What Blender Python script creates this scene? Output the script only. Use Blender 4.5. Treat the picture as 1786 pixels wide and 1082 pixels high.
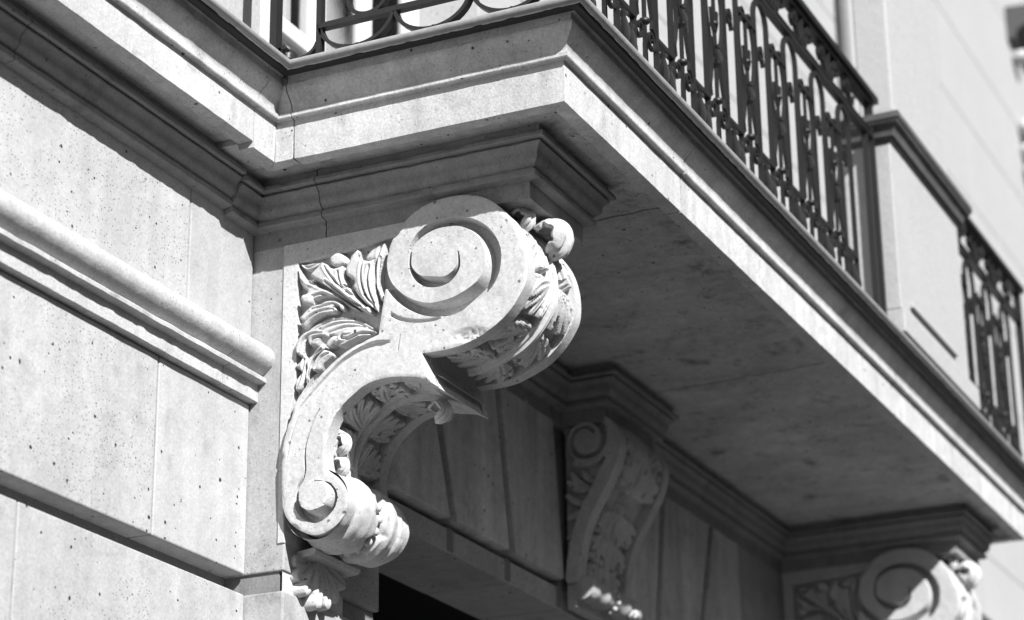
import bpy, bmesh, math, random
import numpy as np
from mathutils import Vector, Matrix, noise as mnoise
from mathutils.geometry import delaunay_2d_cdt

for o in list(bpy.data.objects):
    bpy.data.objects.remove(o, do_unlink=True)
random.seed(7)
RNG = np.random.default_rng(11)
SC = bpy.context.scene
COL = SC.collection

# ------------------------------------------------------------------ camera
# world: X along the facade, -Y out into the street, Z up; z = 0 is the underside of the balcony edge
cam = bpy.data.cameras.new('camera')
cam.sensor_width = 36.0
cam.lens = 85.25
cam.clip_start = 0.1
cam.clip_end = 600
cam.dof.use_dof = True
cam.dof.focus_distance = 6.62
cam.dof.aperture_fstop = 2.3
co = bpy.data.objects.new('camera', cam)
COL.objects.link(co)
right = Vector((0.42700353, -0.90417058, -0.01198106))
down = Vector((0.31535093, 0.16131934, -0.93516301))
fwd = Vector((0.84747966, 0.39553967, 0.35401496))
m3 = Matrix((right, -down, -fwd)).transposed()
co.matrix_world = Matrix.Translation((-5.561, -3.414, -2.812)) @ m3.to_4x4()
SC.camera = co

# ------------------------------------------------------------------ light
SUNDIR = Vector((0.72, 1.0, -0.90)).normalized()
elev = math.asin(-SUNDIR.z)
azim = math.atan2(-SUNDIR.x, -SUNDIR.y)
w = bpy.data.worlds.new('World')
SC.world = w
w.use_nodes = True
nt = w.node_tree
nt.nodes.clear()
out = nt.nodes.new('ShaderNodeOutputWorld')
bg = nt.nodes.new('ShaderNodeBackground')
sky = nt.nodes.new('ShaderNodeTexSky')
sky.sky_type = 'NISHITA'
sky.sun_disc = False
sky.sun_elevation = elev
sky.sun_rotation = azim % (2 * math.pi)
bw = nt.nodes.new('ShaderNodeSeparateColor')    # black and white film behind a red filter: the sky's light carries no hue
nt.links.new(sky.outputs[0], bw.inputs[0])
nt.links.new(bw.outputs[0], bg.inputs[0])
bg.inputs[1].default_value = 0.05
nt.links.new(bg.outputs[0], out.inputs[0])
sl = bpy.data.lights.new('sun', 'SUN')
sl.energy = 5.0
sl.angle = math.radians(0.5)
sl.color = (1, 1, 1)
so = bpy.data.objects.new('sun', sl)
COL.objects.link(so)
so.rotation_euler = SUNDIR.to_track_quat('-Z', 'Y').to_euler()
so.location = (-8, -12, 14)

SC.view_settings.view_transform = 'Standard'
SC.view_settings.look = 'None'
SC.view_settings.exposure = 0.88
SC.view_settings.gamma = 1.0
SC.view_settings.use_curve_mapping = False
try:
    SC.cycles.max_bounces = 5
    SC.cycles.diffuse_bounces = 3
except Exception:
    pass


# ------------------------------------------------------------------ materials
class NB:
    def __init__(self, name):
        self.m = bpy.data.materials.new(name)
        self.m.use_nodes = True
        self.t = self.m.node_tree
        self.t.nodes.clear()

    def n(self, typ, **kw):
        nd = self.t.nodes.new(typ)
        for k, v in kw.items():
            setattr(nd, k, v)
        return nd

    def put(self, sock, v):
        if hasattr(v, 'is_output') or hasattr(v, 'links'):
            self.t.links.new(v, sock)
        else:
            sock.default_value = v

    def math(self, op, a, b=0.0, c=0.0, clamp=False):
        nd = self.n('ShaderNodeMath', operation=op, use_clamp=clamp)
        for i, v in enumerate((a, b, c)):
            self.put(nd.inputs[i], v)
        return nd.outputs[0]

    def ramp(self, v, lo, hi, a=0.0, b=1.0):
        nd = self.n('ShaderNodeMapRange', interpolation_type='SMOOTHSTEP')
        self.put(nd.inputs[0], v)
        for i, q in enumerate((lo, hi, a, b)):
            self.put(nd.inputs[i + 1], q)
        return nd.outputs[0]

    def noise(self, vec, scale, detail=3.0, rough=0.55):
        nd = self.n('ShaderNodeTexNoise')
        self.put(nd.inputs['Vector'], vec)
        nd.inputs['Scale'].default_value = scale
        nd.inputs['Detail'].default_value = detail
        nd.inputs['Roughness'].default_value = rough
        return nd.outputs[0]

    def voro(self, vec, scale):
        nd = self.n('ShaderNodeTexVoronoi')
        self.put(nd.inputs['Vector'], vec)
        nd.inputs['Scale'].default_value = scale
        return nd.outputs['Distance'], nd.outputs['Color']


def stone(name, base, pits=1.0, dens=0.0, stain=1.0, rough=0.88, grain=1.0, streak=1.0, bumpd=0.005, vary=0.10, strk=(8.0, 8.0, 0.7), grime=1.0):
    b = NB(name)
    tc = b.n('ShaderNodeTexCoord')
    oi = b.n('ShaderNodeObjectInfo')
    off = b.n('ShaderNodeVectorMath', operation='ADD')
    b.t.links.new(tc.outputs['Object'], off.inputs[0])
    cx = b.n('ShaderNodeCombineXYZ')
    r13 = b.math('MULTIPLY', oi.outputs['Random'], 17.0)
    for i in range(3):
        b.t.links.new(r13, cx.inputs[i])
    b.t.links.new(cx.outputs[0], off.inputs[1])
    v = off.outputs[0]
    n1 = b.noise(v, 2.1, 2.0)
    mp = b.n('ShaderNodeMapping')
    mp.inputs['Scale'].default_value = strk
    b.t.links.new(v, mp.inputs[0])
    n2 = b.noise(mp.outputs[0], 1.6, 2.0)
    n3 = b.noise(v, 120.0, 2.0, 0.75)
    n4 = b.noise(v, 24.0, 3.0, 0.6)
    # pits: shell holes and weathered pores, larger ones sparse, tiny ones in patches
    d1, c1 = b.voro(v, 31.0)
    s1 = b.n('ShaderNodeSeparateColor')
    b.t.links.new(c1, s1.inputs[0])
    patch = b.ramp(b.noise(v, 4.5, 1.0), 0.40, 0.62)
    rad = b.math('MULTIPLY_ADD', b.math('POWER', s1.outputs[0], 3.5), 0.17, 0.062)
    distn = b.math('MULTIPLY_ADD', b.math('SUBTRACT', b.noise(v, 85.0, 0.0), 0.5), 0.26, d1)
    p1 = b.math('MULTIPLY', b.ramp(b.math('DIVIDE', distn, rad), 1.0, 0.55), b.ramp(b.math('MULTIPLY_ADD', patch, 0.45, s1.outputs[1]), 0.66 - dens, 0.70 - dens))
    d2, c2 = b.voro(v, 95.0)
    s2 = b.n('ShaderNodeSeparateColor')
    b.t.links.new(c2, s2.inputs[0])
    p2 = b.math('MULTIPLY', b.ramp(d2, 0.27, 0.10), b.ramp(b.math('MULTIPLY_ADD', patch, 0.42, s2.outputs[1]), 0.96 - 0.5 * dens, 1.06 - 0.5 * dens))
    pit = b.math('MULTIPLY', b.math('MAXIMUM', p1, b.math('MULTIPLY', p2, 0.75)), pits, clamp=True)
    val = b.math('MULTIPLY_ADD', b.math('SUBTRACT', n1, 0.5), 0.42 * stain, 1.0)
    val = b.math('MULTIPLY', val, b.math('MULTIPLY_ADD', b.math('SUBTRACT', n2, 0.5), 0.40 * streak, 1.0))
    val = b.math('MULTIPLY', val, b.math('MULTIPLY_ADD', b.math('SUBTRACT', n3, 0.5), 0.62 * grain, 1.0))
    val = b.math('MULTIPLY', val, b.math('MULTIPLY_ADD', b.math('SUBTRACT', n4, 0.5), 0.34 * stain, 1.0))
    val = b.math('MULTIPLY', val, b.math('MULTIPLY_ADD', b.math('SUBTRACT', oi.outputs['Random'], 0.5), vary, 1.0))
    gr = b.ramp(b.noise(v, 7.0, 5.0, 0.72), 0.53, 0.74)
    val = b.math('MULTIPLY', val, b.math('MULTIPLY_ADD', gr, -0.30 * grime, 1.0))
    val = b.math('MULTIPLY', val, b.math('MULTIPLY_ADD', pit, -0.93, 1.0))
    val = b.math('MULTIPLY', val, base, clamp=True)
    hgt = b.math('MULTIPLY_ADD', n3, 0.16 * grain, b.math('MULTIPLY', n4, 0.55))
    bp = b.n('ShaderNodeBump')
    bp.inputs['Strength'].default_value = 0.8
    bp.inputs['Distance'].default_value = bumpd
    b.t.links.new(hgt, bp.inputs['Height'])
    pr = b.n('ShaderNodeBsdfPrincipled')
    b.t.links.new(val, pr.inputs['Base Color'])
    pr.inputs['Roughness'].default_value = rough
    pr.inputs['Specular IOR Level'].default_value = 0.2
    b.t.links.new(bp.outputs[0], pr.inputs['Normal'])
    ou = b.n('ShaderNodeOutputMaterial')
    b.t.links.new(pr.outputs[0], ou.inputs[0])
    return b.m


def plain(name, base, rough=0.5, metal=0.0, nscale=40.0, namp=0.2, bump=0.0, spec=0.5, trans=0.0):
    b = NB(name)
    tc = b.n('ShaderNodeTexCoord')
    n = b.noise(tc.outputs['Object'], nscale, 4.0)
    val = b.math('MULTIPLY', b.math('MULTIPLY_ADD', b.math('SUBTRACT', n, 0.5), 2 * namp, 1.0), base, clamp=True)
    pr = b.n('ShaderNodeBsdfPrincipled')
    b.t.links.new(val, pr.inputs['Base Color'])
    pr.inputs['Roughness'].default_value = rough
    pr.inputs['Metallic'].default_value = metal
    pr.inputs['Specular IOR Level'].default_value = spec
    pr.inputs['Transmission Weight'].default_value = trans
    if bump:
        bp = b.n('ShaderNodeBump')
        bp.inputs['Strength'].default_value = 0.5
        bp.inputs['Distance'].default_value = bump
        b.t.links.new(n, bp.inputs['Height'])
        b.t.links.new(bp.outputs[0], pr.inputs['Normal'])
    ou = b.n('ShaderNodeOutputMaterial')
    b.t.links.new(pr.outputs[0], ou.inputs[0])
    return b.m


M_WALL = stone('limestone_ashlar', 0.365, pits=1.0, dens=0.22, grime=0.7, vary=0.11)
M_PIER = stone('limestone_pier', 0.335, pits=0.9, vary=0.0)
M_TRIM = stone('limestone_trim', 0.416, pits=0.55, grain=1.2, vary=0.06)
M_CORN = stone('limestone_cornice', 0.45, pits=0.9, dens=0.04, streak=1.5, grain=1.3, vary=0.08)
M_CARVE = stone('limestone_carved', 0.47, pits=0.75, dens=0.02, stain=0.7, streak=0.6, grain=1.15, bumpd=0.004, vary=0.04, grime=0.6)
M_KEY = stone('limestone_keystone', 0.44, pits=0.6, stain=1.2, streak=0.8, grain=1.1, vary=0.04)
M_VOUS = stone('limestone_voussoir', 0.49, pits=0.8, dens=0.08, stain=1.5, streak=2.2, vary=0.08)
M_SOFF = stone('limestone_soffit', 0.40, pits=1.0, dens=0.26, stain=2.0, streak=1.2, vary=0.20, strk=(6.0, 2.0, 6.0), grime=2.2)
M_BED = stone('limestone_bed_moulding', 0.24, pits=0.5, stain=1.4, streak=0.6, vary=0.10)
M_CAP = stone('weathered_cap_and_hood_shade', 0.086, pits=0.3, vary=0.05)
M_MJ = stone('pale_joint_mortar', 0.30, pits=0.0, grime=1.0, vary=0.0)
M_MORTAR = stone('lime_mortar', 0.20, pits=0.1, vary=0.0)
M_FAR = stone('limestone_upper_wall', 0.36, pits=0.4, stain=0.2, streak=0.15, vary=0.0, grime=0.15)
M_IRON = plain('painted_wrought_iron', 0.013, rough=0.45, nscale=60, namp=0.35, bump=0.002, spec=0.45)
M_ZINC = plain('weathered_zinc', 0.24, rough=0.55, nscale=50, namp=0.35, bump=0.002, spec=0.5)
M_LEAD = plain('dark_lead', 0.020, rough=0.6, namp=0.3, bump=0.001, spec=0.3)
M_DARK = plain('unlit_interior', 0.012, rough=0.9, namp=0.1, spec=0.1)
M_FRAME = plain('white_painted_wood', 0.55, rough=0.45, namp=0.05)
M_CURT = plain('white_curtain_cloth', 0.55, rough=0.95, nscale=12, namp=0.08, spec=0.1)
def thin_glass(name):
    b = NB(name)
    lw = b.n('ShaderNodeLayerWeight')
    lw.inputs[0].default_value = 0.10
    tr = b.n('ShaderNodeBsdfTransparent')
    tr.inputs[0].default_value = (0.92, 0.92, 0.92, 1)
    gl = b.n('ShaderNodeBsdfGlossy')
    gl.inputs['Roughness'].default_value = 0.03
    mx = b.n('ShaderNodeMixShader')
    b.t.links.new(lw.outputs['Fresnel'], mx.inputs[0])
    b.t.links.new(tr.outputs[0], mx.inputs[1])
    b.t.links.new(gl.outputs[0], mx.inputs[2])
    ou = b.n('ShaderNodeOutputMaterial')
    b.t.links.new(mx.outputs[0], ou.inputs[0])
    return b.m


M_GLASS = thin_glass('window_glass')
M_STREET = stone("street_paving", 0.10, pits=0.0, stain=1.0, streak=0.0, bumpd=0.01, vary=0.0)


# ------------------------------------------------------------------ mesh helpers
def link(name, me, parent=None, mat=None, smooth=None):
    if mat is not None:
        me.materials.append(mat)
    if smooth is not None:
        me.polygons.foreach_set('use_smooth', [True] * len(me.polygons))
        me.set_sharp_from_angle(angle=math.radians(smooth))
    o = bpy.data.objects.new(name, me)
    COL.objects.link(o)
    if parent is not None:
        o.parent = parent
    return o


def origin_of(parent):
    p = Vector((0, 0, 0))
    while parent is not None:
        p += parent.location
        parent = parent.parent
    return p


def mobj(name, verts, faces, mat, parent=None, smooth=None):
    off = np.array(origin_of(parent))
    me = bpy.data.meshes.new(name)
    vv = np.asarray(verts, float) - off
    me.from_pydata(vv.tolist(), [], [list(f) for f in faces])
    me.update()
    return link(name, me, parent, mat, smooth)


def bobj(name, bm, mat, parent=None, smooth=None):
    off = origin_of(parent)
    bmesh.ops.translate(bm, verts=bm.verts, vec=-off)
    me = bpy.data.meshes.new(name)
    bm.to_mesh(me)
    bm.free()
    return link(name, me, parent, mat, smooth)


def thing(name, label, cat, loc=(0, 0, 0), group=None):
    o = bpy.data.objects.new(name, None)
    o.empty_display_size = 0.1
    o.location = loc
    COL.objects.link(o)
    o['label'] = label
    o['category'] = cat
    if group:
        o['group'] = group
    return o


def copy_tree(o, parent=None):
    c = o.copy()
    COL.objects.link(c)
    if parent is not None:
        c.parent = parent
    for ch in list(o.children):
        copy_tree(ch, c)
    return c


def rbox(name, x0, x1, y0, y1, z0, z1, mat, parent=None, bev=0.003, seg=2, wob=0.0):
    bm = bmesh.new()
    bmesh.ops.create_cube(bm, size=1.0)
    for v in bm.verts:
        v.co = Vector(((x0 + x1) / 2 + v.co.x * (x1 - x0), (y0 + y1) / 2 + v.co.y * (y1 - y0), (z0 + z1) / 2 + v.co.z * (z1 - z0)))
    if bev > 0:
        bmesh.ops.bevel(bm, geom=list(bm.edges), offset=bev, segments=seg, affect='EDGES', profile=0.5)
    if wob:
        bmesh.ops.subdivide_edges(bm, edges=[e for e in bm.edges if e.calc_length() > 0.12], cuts=7, use_grid_fill=True)
        for v in bm.verts:
            v.co += mnoise.noise_vector(v.co * 9.0) * wob
    return bobj(name, bm, mat, parent)


def prism(name, poly, axis, a0, a1, mat, parent=None, bev=0.0):
    """poly: 2D points; axis 'x' -> (y,z) points, 'y' -> (x,z), 'z' -> (x,y)"""
    bm = bmesh.new()
    def mk(p, a):
        return {'x': (a, p[0], p[1]), 'y': (p[0], a, p[1]), 'z': (p[0], p[1], a)}[axis]
    A = [bm.verts.new(mk(p, a0)) for p in poly]
    B = [bm.verts.new(mk(p, a1)) for p in poly]
    bm.faces.new(A)
    bm.faces.new(B[::-1])
    n = len(poly)
    for i in range(n):
        bm.faces.new((A[i], B[i], B[(i + 1) % n], A[(i + 1) % n]))
    bmesh.ops.recalc_face_normals(bm, faces=bm.faces)
    if bev:
        bmesh.ops.bevel(bm, geom=list(bm.edges), offset=bev, segments=2, affect='EDGES', profile=0.5)
        return bobj(name, bm, mat, parent)
    return bobj(name, bm, mat, parent, 35)


def nz(p, s, k=0.0):
    return mnoise.noise(Vector((p[0] * s + k, p[1] * s - k, p[2] * s + 2 * k)))


def sweep(name, prof, p0, m0, p1, m1, mat, parent=None, wob=0.0012, step=0.03, dz=0.0, chip=0.0):
    """sweep a closed (offset, z) profile from plan point p0 (mitre m0) to p1 (mitre m1)"""
    p0, p1, m0, m1 = (np.array(a, float) for a in (p0, p1, m0, m1))
    L = np.linalg.norm(p1 - p0)
    if chip:
        step = 0.011
    n = max(2, min(420, int(L / step)))
    P = np.array(prof, float)
    k = len(P)
    area = 0.5 * sum(P[j, 0] * P[(j + 1) % k, 1] - P[(j + 1) % k, 0] * P[j, 1] for j in range(k))
    cdir = np.zeros((k, 2))
    for j in range(k):
        a_, b_ = P[j - 1] - P[j], P[(j + 1) % k] - P[j]
        cr = -(a_[0] * b_[1] - a_[1] * b_[0]) * (1 if area > 0 else -1)
        a_, b_ = a_ / (np.linalg.norm(a_) + 1e-9), b_ / (np.linalg.norm(b_) + 1e-9)
        if cr > 0 and a_ @ b_ > -0.55:
            q_ = a_ + b_
            cdir[j] = q_ / (np.linalg.norm(q_) + 1e-9)
    V = []
    for i in range(n + 1):
        t = i / n
        a = (p0[None] + P[:, :1] * m0[None]) * (1 - t) + (p1[None] + P[:, :1] * m1[None]) * t
        for j in range(k):
            q = [a[j, 0], a[j, 1], P[j, 1] + dz]
            if chip and (cdir[j, 0] or cdir[j, 1]):
                e = max(0.0, nz(q, 19, 5.3) - 0.18) * 1.6 + max(0.0, nz(q, 55, 1.3) - 0.15) * 0.6 + 0.12
                e *= chip
                q[0] += cdir[j, 0] * e * m0[0]
                q[1] += cdir[j, 0] * e * m0[1]
                q[2] += cdir[j, 1] * e
            if wob:
                q[2] += wob * nz(q, 14, 3.1)
                e = wob * nz(q, 17, 9.7)
                q[0] += e * m0[0]
                q[1] += e * m0[1]
            V.append(q)
    F = []
    for i in range(n):
        for j in range(k):
            a, b = i * k + j, i * k + (j + 1) % k
            F.append((a, b, b + k, a + k))
    F.append(tuple(range(k))[::-1])
    F.append(tuple(n * k + j for j in range(k)))
    bm = bmesh.new()
    vs = [bm.verts.new(v) for v in V]
    for f in F:
        bm.faces.new([vs[i] for i in f])
    bmesh.ops.recalc_face_normals(bm, faces=bm.faces)
    return bobj(name, bm, mat, parent, 30)


def catmull(pts, step):
    P = np.array(pts, float)
    P = np.vstack([2 * P[0] - P[1], P, 2 * P[-1] - P[-2]])
    res = []
    for i in range(1, len(P) - 2):
        a, b, c, d = P[i - 1], P[i], P[i + 1], P[i + 2]
        n = max(2, int(np.linalg.norm(c[:2] - b[:2]) / step))
        for t in np.arange(n) / n:
            res.append(0.5 * (2 * b + (c - a) * t + (2 * a - 5 * b + 4 * c - d) * t * t + (3 * b - a - 3 * c + d) * t ** 3))
    res.append(P[-2])
    return np.array(res)


def in_poly(P, poly):
    x, y = P[:, 0], P[:, 1]
    ins = np.zeros(len(P), bool)
    n = len(poly)
    for i in range(n):
        x0, y0 = poly[i]
        x1, y1 = poly[(i + 1) % n]
        c = ((y0 > y) != (y1 > y))
        with np.errstate(divide='ignore', invalid='ignore'):
            xi = (x1 - x0) * (y - y0) / (y1 - y0) + x0
        ins ^= c & (x < xi)
    return ins


def dist_line(P, line):
    """distance of points to a polyline and position (index+t) along it"""
    best = np.full(len(P), 1e9)
    arg = np.zeros(len(P))
    for i in range(len(line) - 1):
        a, b = line[i], line[i + 1]
        d = b - a
        L2 = max(1e-12, (d * d).sum())
        t = np.clip(((P - a) @ d) / L2, 0, 1)
        q = P - a - t[:, None] * d
        dd = np.sqrt((q * q).sum(1))
        m = dd < best
        best[m] = dd[m]
        arg[m] = i + t[m]
    return best, arg


def fingers_height(P, fingers, hs=1.0, ws=1.0, vein=0.28):
    """carved leaf fingers: each is a curved, swelling, veined ridge; the highest one shows"""
    H = np.zeros(len(P))
    ts = np.linspace(0, 1, 9)
    for f in fingers:
        a, c, b = np.array(f[0:2]), np.array(f[2:4]), np.array(f[4:6])
        wd, hh = f[6] * ws, f[7] * hs
        ln = ((1 - ts) ** 2)[:, None] * a + (2 * ts * (1 - ts))[:, None] * c + (ts ** 2)[:, None] * b
        lo, hi = ln.min(0) - wd * 1.1, ln.max(0) + wd * 1.1
        m = np.where((P[:, 0] > lo[0]) & (P[:, 0] < hi[0]) & (P[:, 1] > lo[1]) & (P[:, 1] < hi[1]))[0]
        if len(m) == 0:
            continue
        d, s = dist_line(P[m], ln)
        t = s / 8.0
        wt = wd * (0.45 + 0.75 * np.sin(np.pi * np.clip(0.12 + 0.62 * t, 0, 1)) ** 1.5 * 0.85)
        u = d / wt
        h = np.where(u < 1, np.sqrt(np.clip(1 - u ** 2, 0, 1)), 0)
        h = np.where(u < 1, 0.66 + 0.34 * h, 0) * np.clip((1 - u) / 0.10, 0, 1)
        h = h * hh * (0.62 + 0.38 * t)
        h -= vein * hh * np.exp(-(u / 0.17) ** 2) * (h > 0) * (1 - 0.75 * t)
        H[m] = np.maximum(H[m], np.maximum(h, 0))
    return H


def cdt_mesh(boundary, inner):
    nb = len(boundary)
    vs = [Vector((float(p[0]), float(p[1]))) for p in boundary] + [Vector((float(p[0]), float(p[1]))) for p in inner]
    es = [(i, (i + 1) % nb) for i in range(nb)]
    r = delaunay_2d_cdt(vs, es, [], 1, 1e-6)
    V = np.array([(v.x, v.y) for v in r[0]])
    return V, [list(f) for f in r[2]], r[1]


def grid_in(poly, sp, margin):
    lo, hi = poly.min(0), poly.max(0)
    gx = np.arange(lo[0], hi[0], sp)
    gy = np.arange(lo[1], hi[1], sp * 0.87)
    G = np.array([(x + (j % 2) * sp / 2, y) for j, y in enumerate(gy) for x in gx])
    G = G[in_poly(G, poly)]
    d, _ = dist_line(G, np.vstack([poly, poly[:1]]))
    return G[d > margin]


def relief_plate(name, boundary, x_face, x_back, hfun, mat, parent, sp=0.004, extra=None, sign=-1.0, smooth=32):
    """plate standing in the (y,z) plane with a carved face: hfun gives height above x_face, out along sign*x"""
    bd = np.array(boundary, float)
    G = grid_in(bd, sp, sp * 0.55)
    if extra is not None and len(extra):
        ex = extra[in_poly(extra, bd)]
        de, _ = dist_line(ex, np.vstack([bd, bd[:1]]))
        ex = ex[de > 0.0015]
        # drop grid points that crowd the extra lines
        from mathutils.kdtree import KDTree
        kd = KDTree(len(ex))
        for i, p in enumerate(ex):
            kd.insert((p[0], p[1], 0), i)
        kd.balance()
        G = np.array([g for g in G if kd.find((g[0], g[1], 0))[2] > sp * 0.45])
        G = np.vstack([G, ex])
    V2, F, E = cdt_mesh(bd, G)
    h = hfun(V2)
    n = len(V2)
    V = np.zeros((n, 3))
    V[:, 0] = x_face + sign * h
    V[:, 1:] = V2
    # boundary edges = used once
    cnt = {}
    for f in F:
        for i in range(len(f)):
            e = (f[i], f[(i + 1) % len(f)])
            cnt[e] = cnt.get(e, 0) + 1
    be = [e for e in cnt if (e[1], e[0]) not in cnt]
    bi = sorted({i for e in be for i in e})
    mp = {i: n + k for k, i in enumerate(bi)}
    B = V[bi].copy()
    B[:, 0] = x_back
    allV = np.vstack([V, B])
    FF = list(F) + [(e[1], e[0], mp[e[0]], mp[e[1]]) for e in be]
    bm = bmesh.new()
    vs = [bm.verts.new(v) for v in allV]
    for f in FF:
        try:
            bm.faces.new([vs[i] for i in f])
        except ValueError:
            pass
    bmesh.ops.recalc_face_normals(bm, faces=bm.faces)
    # make the carved face look out along sign
    bm.faces.ensure_lookup_table()
    s = sum(f.normal.x * f.calc_area() for f in list(bm.faces)[:len(F)])
    if s * sign < 0:
        bmesh.ops.reverse_faces(bm, faces=bm.faces)
    return bobj(name, bm, mat, parent, smooth)


def loft(name, curve, normals, xs, hfun, mat, parent, smooth=40):
    """surface over a (y,z) curve and x positions, raised by h(s, x) along the curve normal"""
    n, k = len(curve), len(xs)
    s = np.concatenate([[0], np.cumsum(np.linalg.norm(np.diff(curve, axis=0), axis=1))])
    SS, XX = np.meshgrid(s, xs, indexing='ij')
    h = hfun(np.stack([SS.ravel(), XX.ravel()], 1)).reshape(n, k)
    V = np.zeros((n, k, 3))
    V[:, :, 0] = XX
    V[:, :, 1] = curve[:, None, 0] + normals[:, None, 0] * h
    V[:, :, 2] = curve[:, None, 1] + normals[:, None, 1] * h
    F = [(i * k + j, i * k + j + 1, (i + 1) * k + j + 1, (i + 1) * k + j) for i in range(n - 1) for j in range(k - 1)]
    o = mobj(name, V.reshape(-1, 3), F, mat, parent, smooth)
    return o, s


def curve_normals(c, flip=False):
    t = np.gradient(c, axis=0)
    t /= np.linalg.norm(t, axis=1)[:, None] + 1e-9
    n = np.stack([t[:, 1], -t[:, 0]], 1)
    return -n if flip else n


def strip_bar(pts, th, depth, nrm, bm=None):
    """flat iron bar following 3D points that lie in a plane with normal nrm"""
    P = [Vector(p) for p in pts]
    nrm = Vector(nrm).normalized()
    own = bm is None
    if own:
        bm = bmesh.new()
    rings = []
    for i, p in enumerate(P):
        a = P[max(i - 1, 0)]
        b = P[min(i + 1, len(P) - 1)]
        t = (b - a).normalized()
        s = t.cross(nrm).normalized()
        k = 1.0
        if 0 < i < len(P) - 1:
            t1 = (P[i] - a).normalized()
            k = 1.0 / max(0.5, abs(t1.dot(t)))
        rings.append([bm.verts.new(p + s * th / 2 * k * e + nrm * depth / 2 * f) for e, f in ((1, 1), (1, -1), (-1, -1), (-1, 1))])
    for r0, r1 in zip(rings, rings[1:]):
        for j in range(4):
            bm.faces.new((r0[j], r0[(j + 1) % 4], r1[(j + 1) % 4], r1[j]))
    bm.faces.new(rings[0][::-1])
    bm.faces.new(rings[-1])
    return bm


def finish_bar(name, bm, parent, mat=None, bev=0.0015):
    bmesh.ops.recalc_face_normals(bm, faces=bm.faces)
    return bobj(name, bm, mat or M_IRON, parent, 40)


def tube_path(name, pts, r, mat, parent, seg=12):
    P = [Vector(p) for p in pts]
    bm = bmesh.new()
    rings = []
    for i, p in enumerate(P):
        a, b = P[max(i - 1, 0)], P[min(i + 1, len(P) - 1)]
        t1 = (p - a).normalized() if i else (b - p).normalized()
        t2 = (b - p).normalized() if i < len(P) - 1 else t1
        t = (t1 + t2).normalized()
        up = Vector((0, 0, 1))
        s = t.cross(up).normalized()
        k = 1.0 / max(0.4, t1.dot(t))
        rings.append([bm.verts.new(p + s * math.cos(2 * math.pi * j / seg) * r * k + up * math.sin(2 * math.pi * j / seg) * r) for j in range(seg)])
    for r0, r1 in zip(rings, rings[1:]):
        for j in range(seg):
            bm.faces.new((r0[j], r0[(j + 1) % seg], r1[(j + 1) % seg], r1[j]))
    bm.faces.new(rings[0][::-1])
    bm.faces.new(rings[-1])
    bmesh.ops.recalc_face_normals(bm, faces=bm.faces)
    return bobj(name, bm, mat, parent, 50)


# ------------------------------------------------------------------ plan of the place
XB = -0.19            # left edge of the balcony
YB = -1.07            # front edge of the balcony
XE = 4.80            # right edge of the balcony
YC = -0.178           # front of the wall cornice
YV = -0.12            # face of pier and flat arch
XR = 4.22             # left side of the far console
XK = 1.90             # left side of the keystone
KW = 0.46
GROUND = -4.42

g = mobj('street', [(-150, -150, GROUND), (150, -150, GROUND), (150, 150, GROUND), (-150, 150, GROUND)], [(0, 1, 2, 3)], M_STREET)
g['kind'] = 'structure'

# ---- left wall -----------------------------------------------------------------
wall = thing('facade_wall', 'pitted pale ashlar wall with roll moulding left of the corner console', 'wall', (-1.5, 0.0, GROUND))
rbox('mortar_backing', -4.5, 0.6, 0.072, 0.34, GROUND - 0.1, 0.2, M_MORTAR, wall, 0)


def course(z0, z1, joints, x0, x1, yf, parent, mat=M_WALL, gap=0.006, name='ashlar_block', back=0.30):
    xs = [x0] + list(joints) + [x1]
    for a, b in zip(xs, xs[1:]):
        rbox(name, a + gap / 2, b - gap / 2, yf, yf + back, z0, z1, mat, parent, 0.0045, 2)
    for x in joints:
        rbox('mortar_joint', x - gap / 2 - 0.001, x + gap / 2 + 0.001, yf + 0.0028, yf + 0.06, z0 + 0.004, z1 - 0.004, M_MJ, parent, 0)


course(-0.455, -0.05, (-2.45, -1.42, -0.34), -4.4, 0.0, 0.0, wall)
course(-1.126, -0.635, (-2.7, -1.62, -0.465), -4.4, 0.0, 0.0, wall)
course(-1.72, -1.182, (-3.1, -2.1, -1.035), -4.4, 0.0, 0.0, wall)
course(-2.32, -1.776, (-2.6, -1.5, -0.5), -4.4, 0.0, 0.0, wall)
course(-3.6, -2.376, (-3.0, -1.9, -0.9), -4.4, 0.0, 0.0, wall)
# roll moulding (string course): (offset outward, z)
roll = [(0.032 + 0.044 * math.cos(a), -0.506 + 0.042 * math.sin(a)) for a in np.linspace(math.radians(100), math.radians(-18), 14)]
STR = [(-0.03, -0.457), (0.006, -0.459), (0.012, -0.464)] + roll + [(0.071, -0.526), (0.060, -0.538), (0.044, -0.549), (0.034, -0.553), (0.034, -0.560), (0.050, -0.563), (0.052, -0.566), (0.052, -0.577), (0.024, -0.580), (0.024, -0.630), (0.022, -0.632), (-0.03, -0.634)]
for a, b in ((-4.4, -1.55), (-1.547, -0.187), (-0.184, 0.004)):
    sweep('string_course', STR, (a, 0), (0, -1), (b, 0), (0, -1), M_TRIM, wall, wob=0.0016, chip=0.006)

# ---- the wall cornice (left) and the balcony edge --------------------------------
def cyma(p, q, n=12, amp=0.85, rev=False):
    r = []
    for i in range(n + 1):
        t = i / n
        s = t - amp * math.sin(2 * math.pi * t) / (2 * math.pi)
        if rev:
            s = t + amp * math.sin(2 * math.pi * t) / (2 * math.pi)
        r.append((p[0] + (q[0] - p[0]) * s, p[1] + (q[1] - p[1]) * t))
    return r


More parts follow.
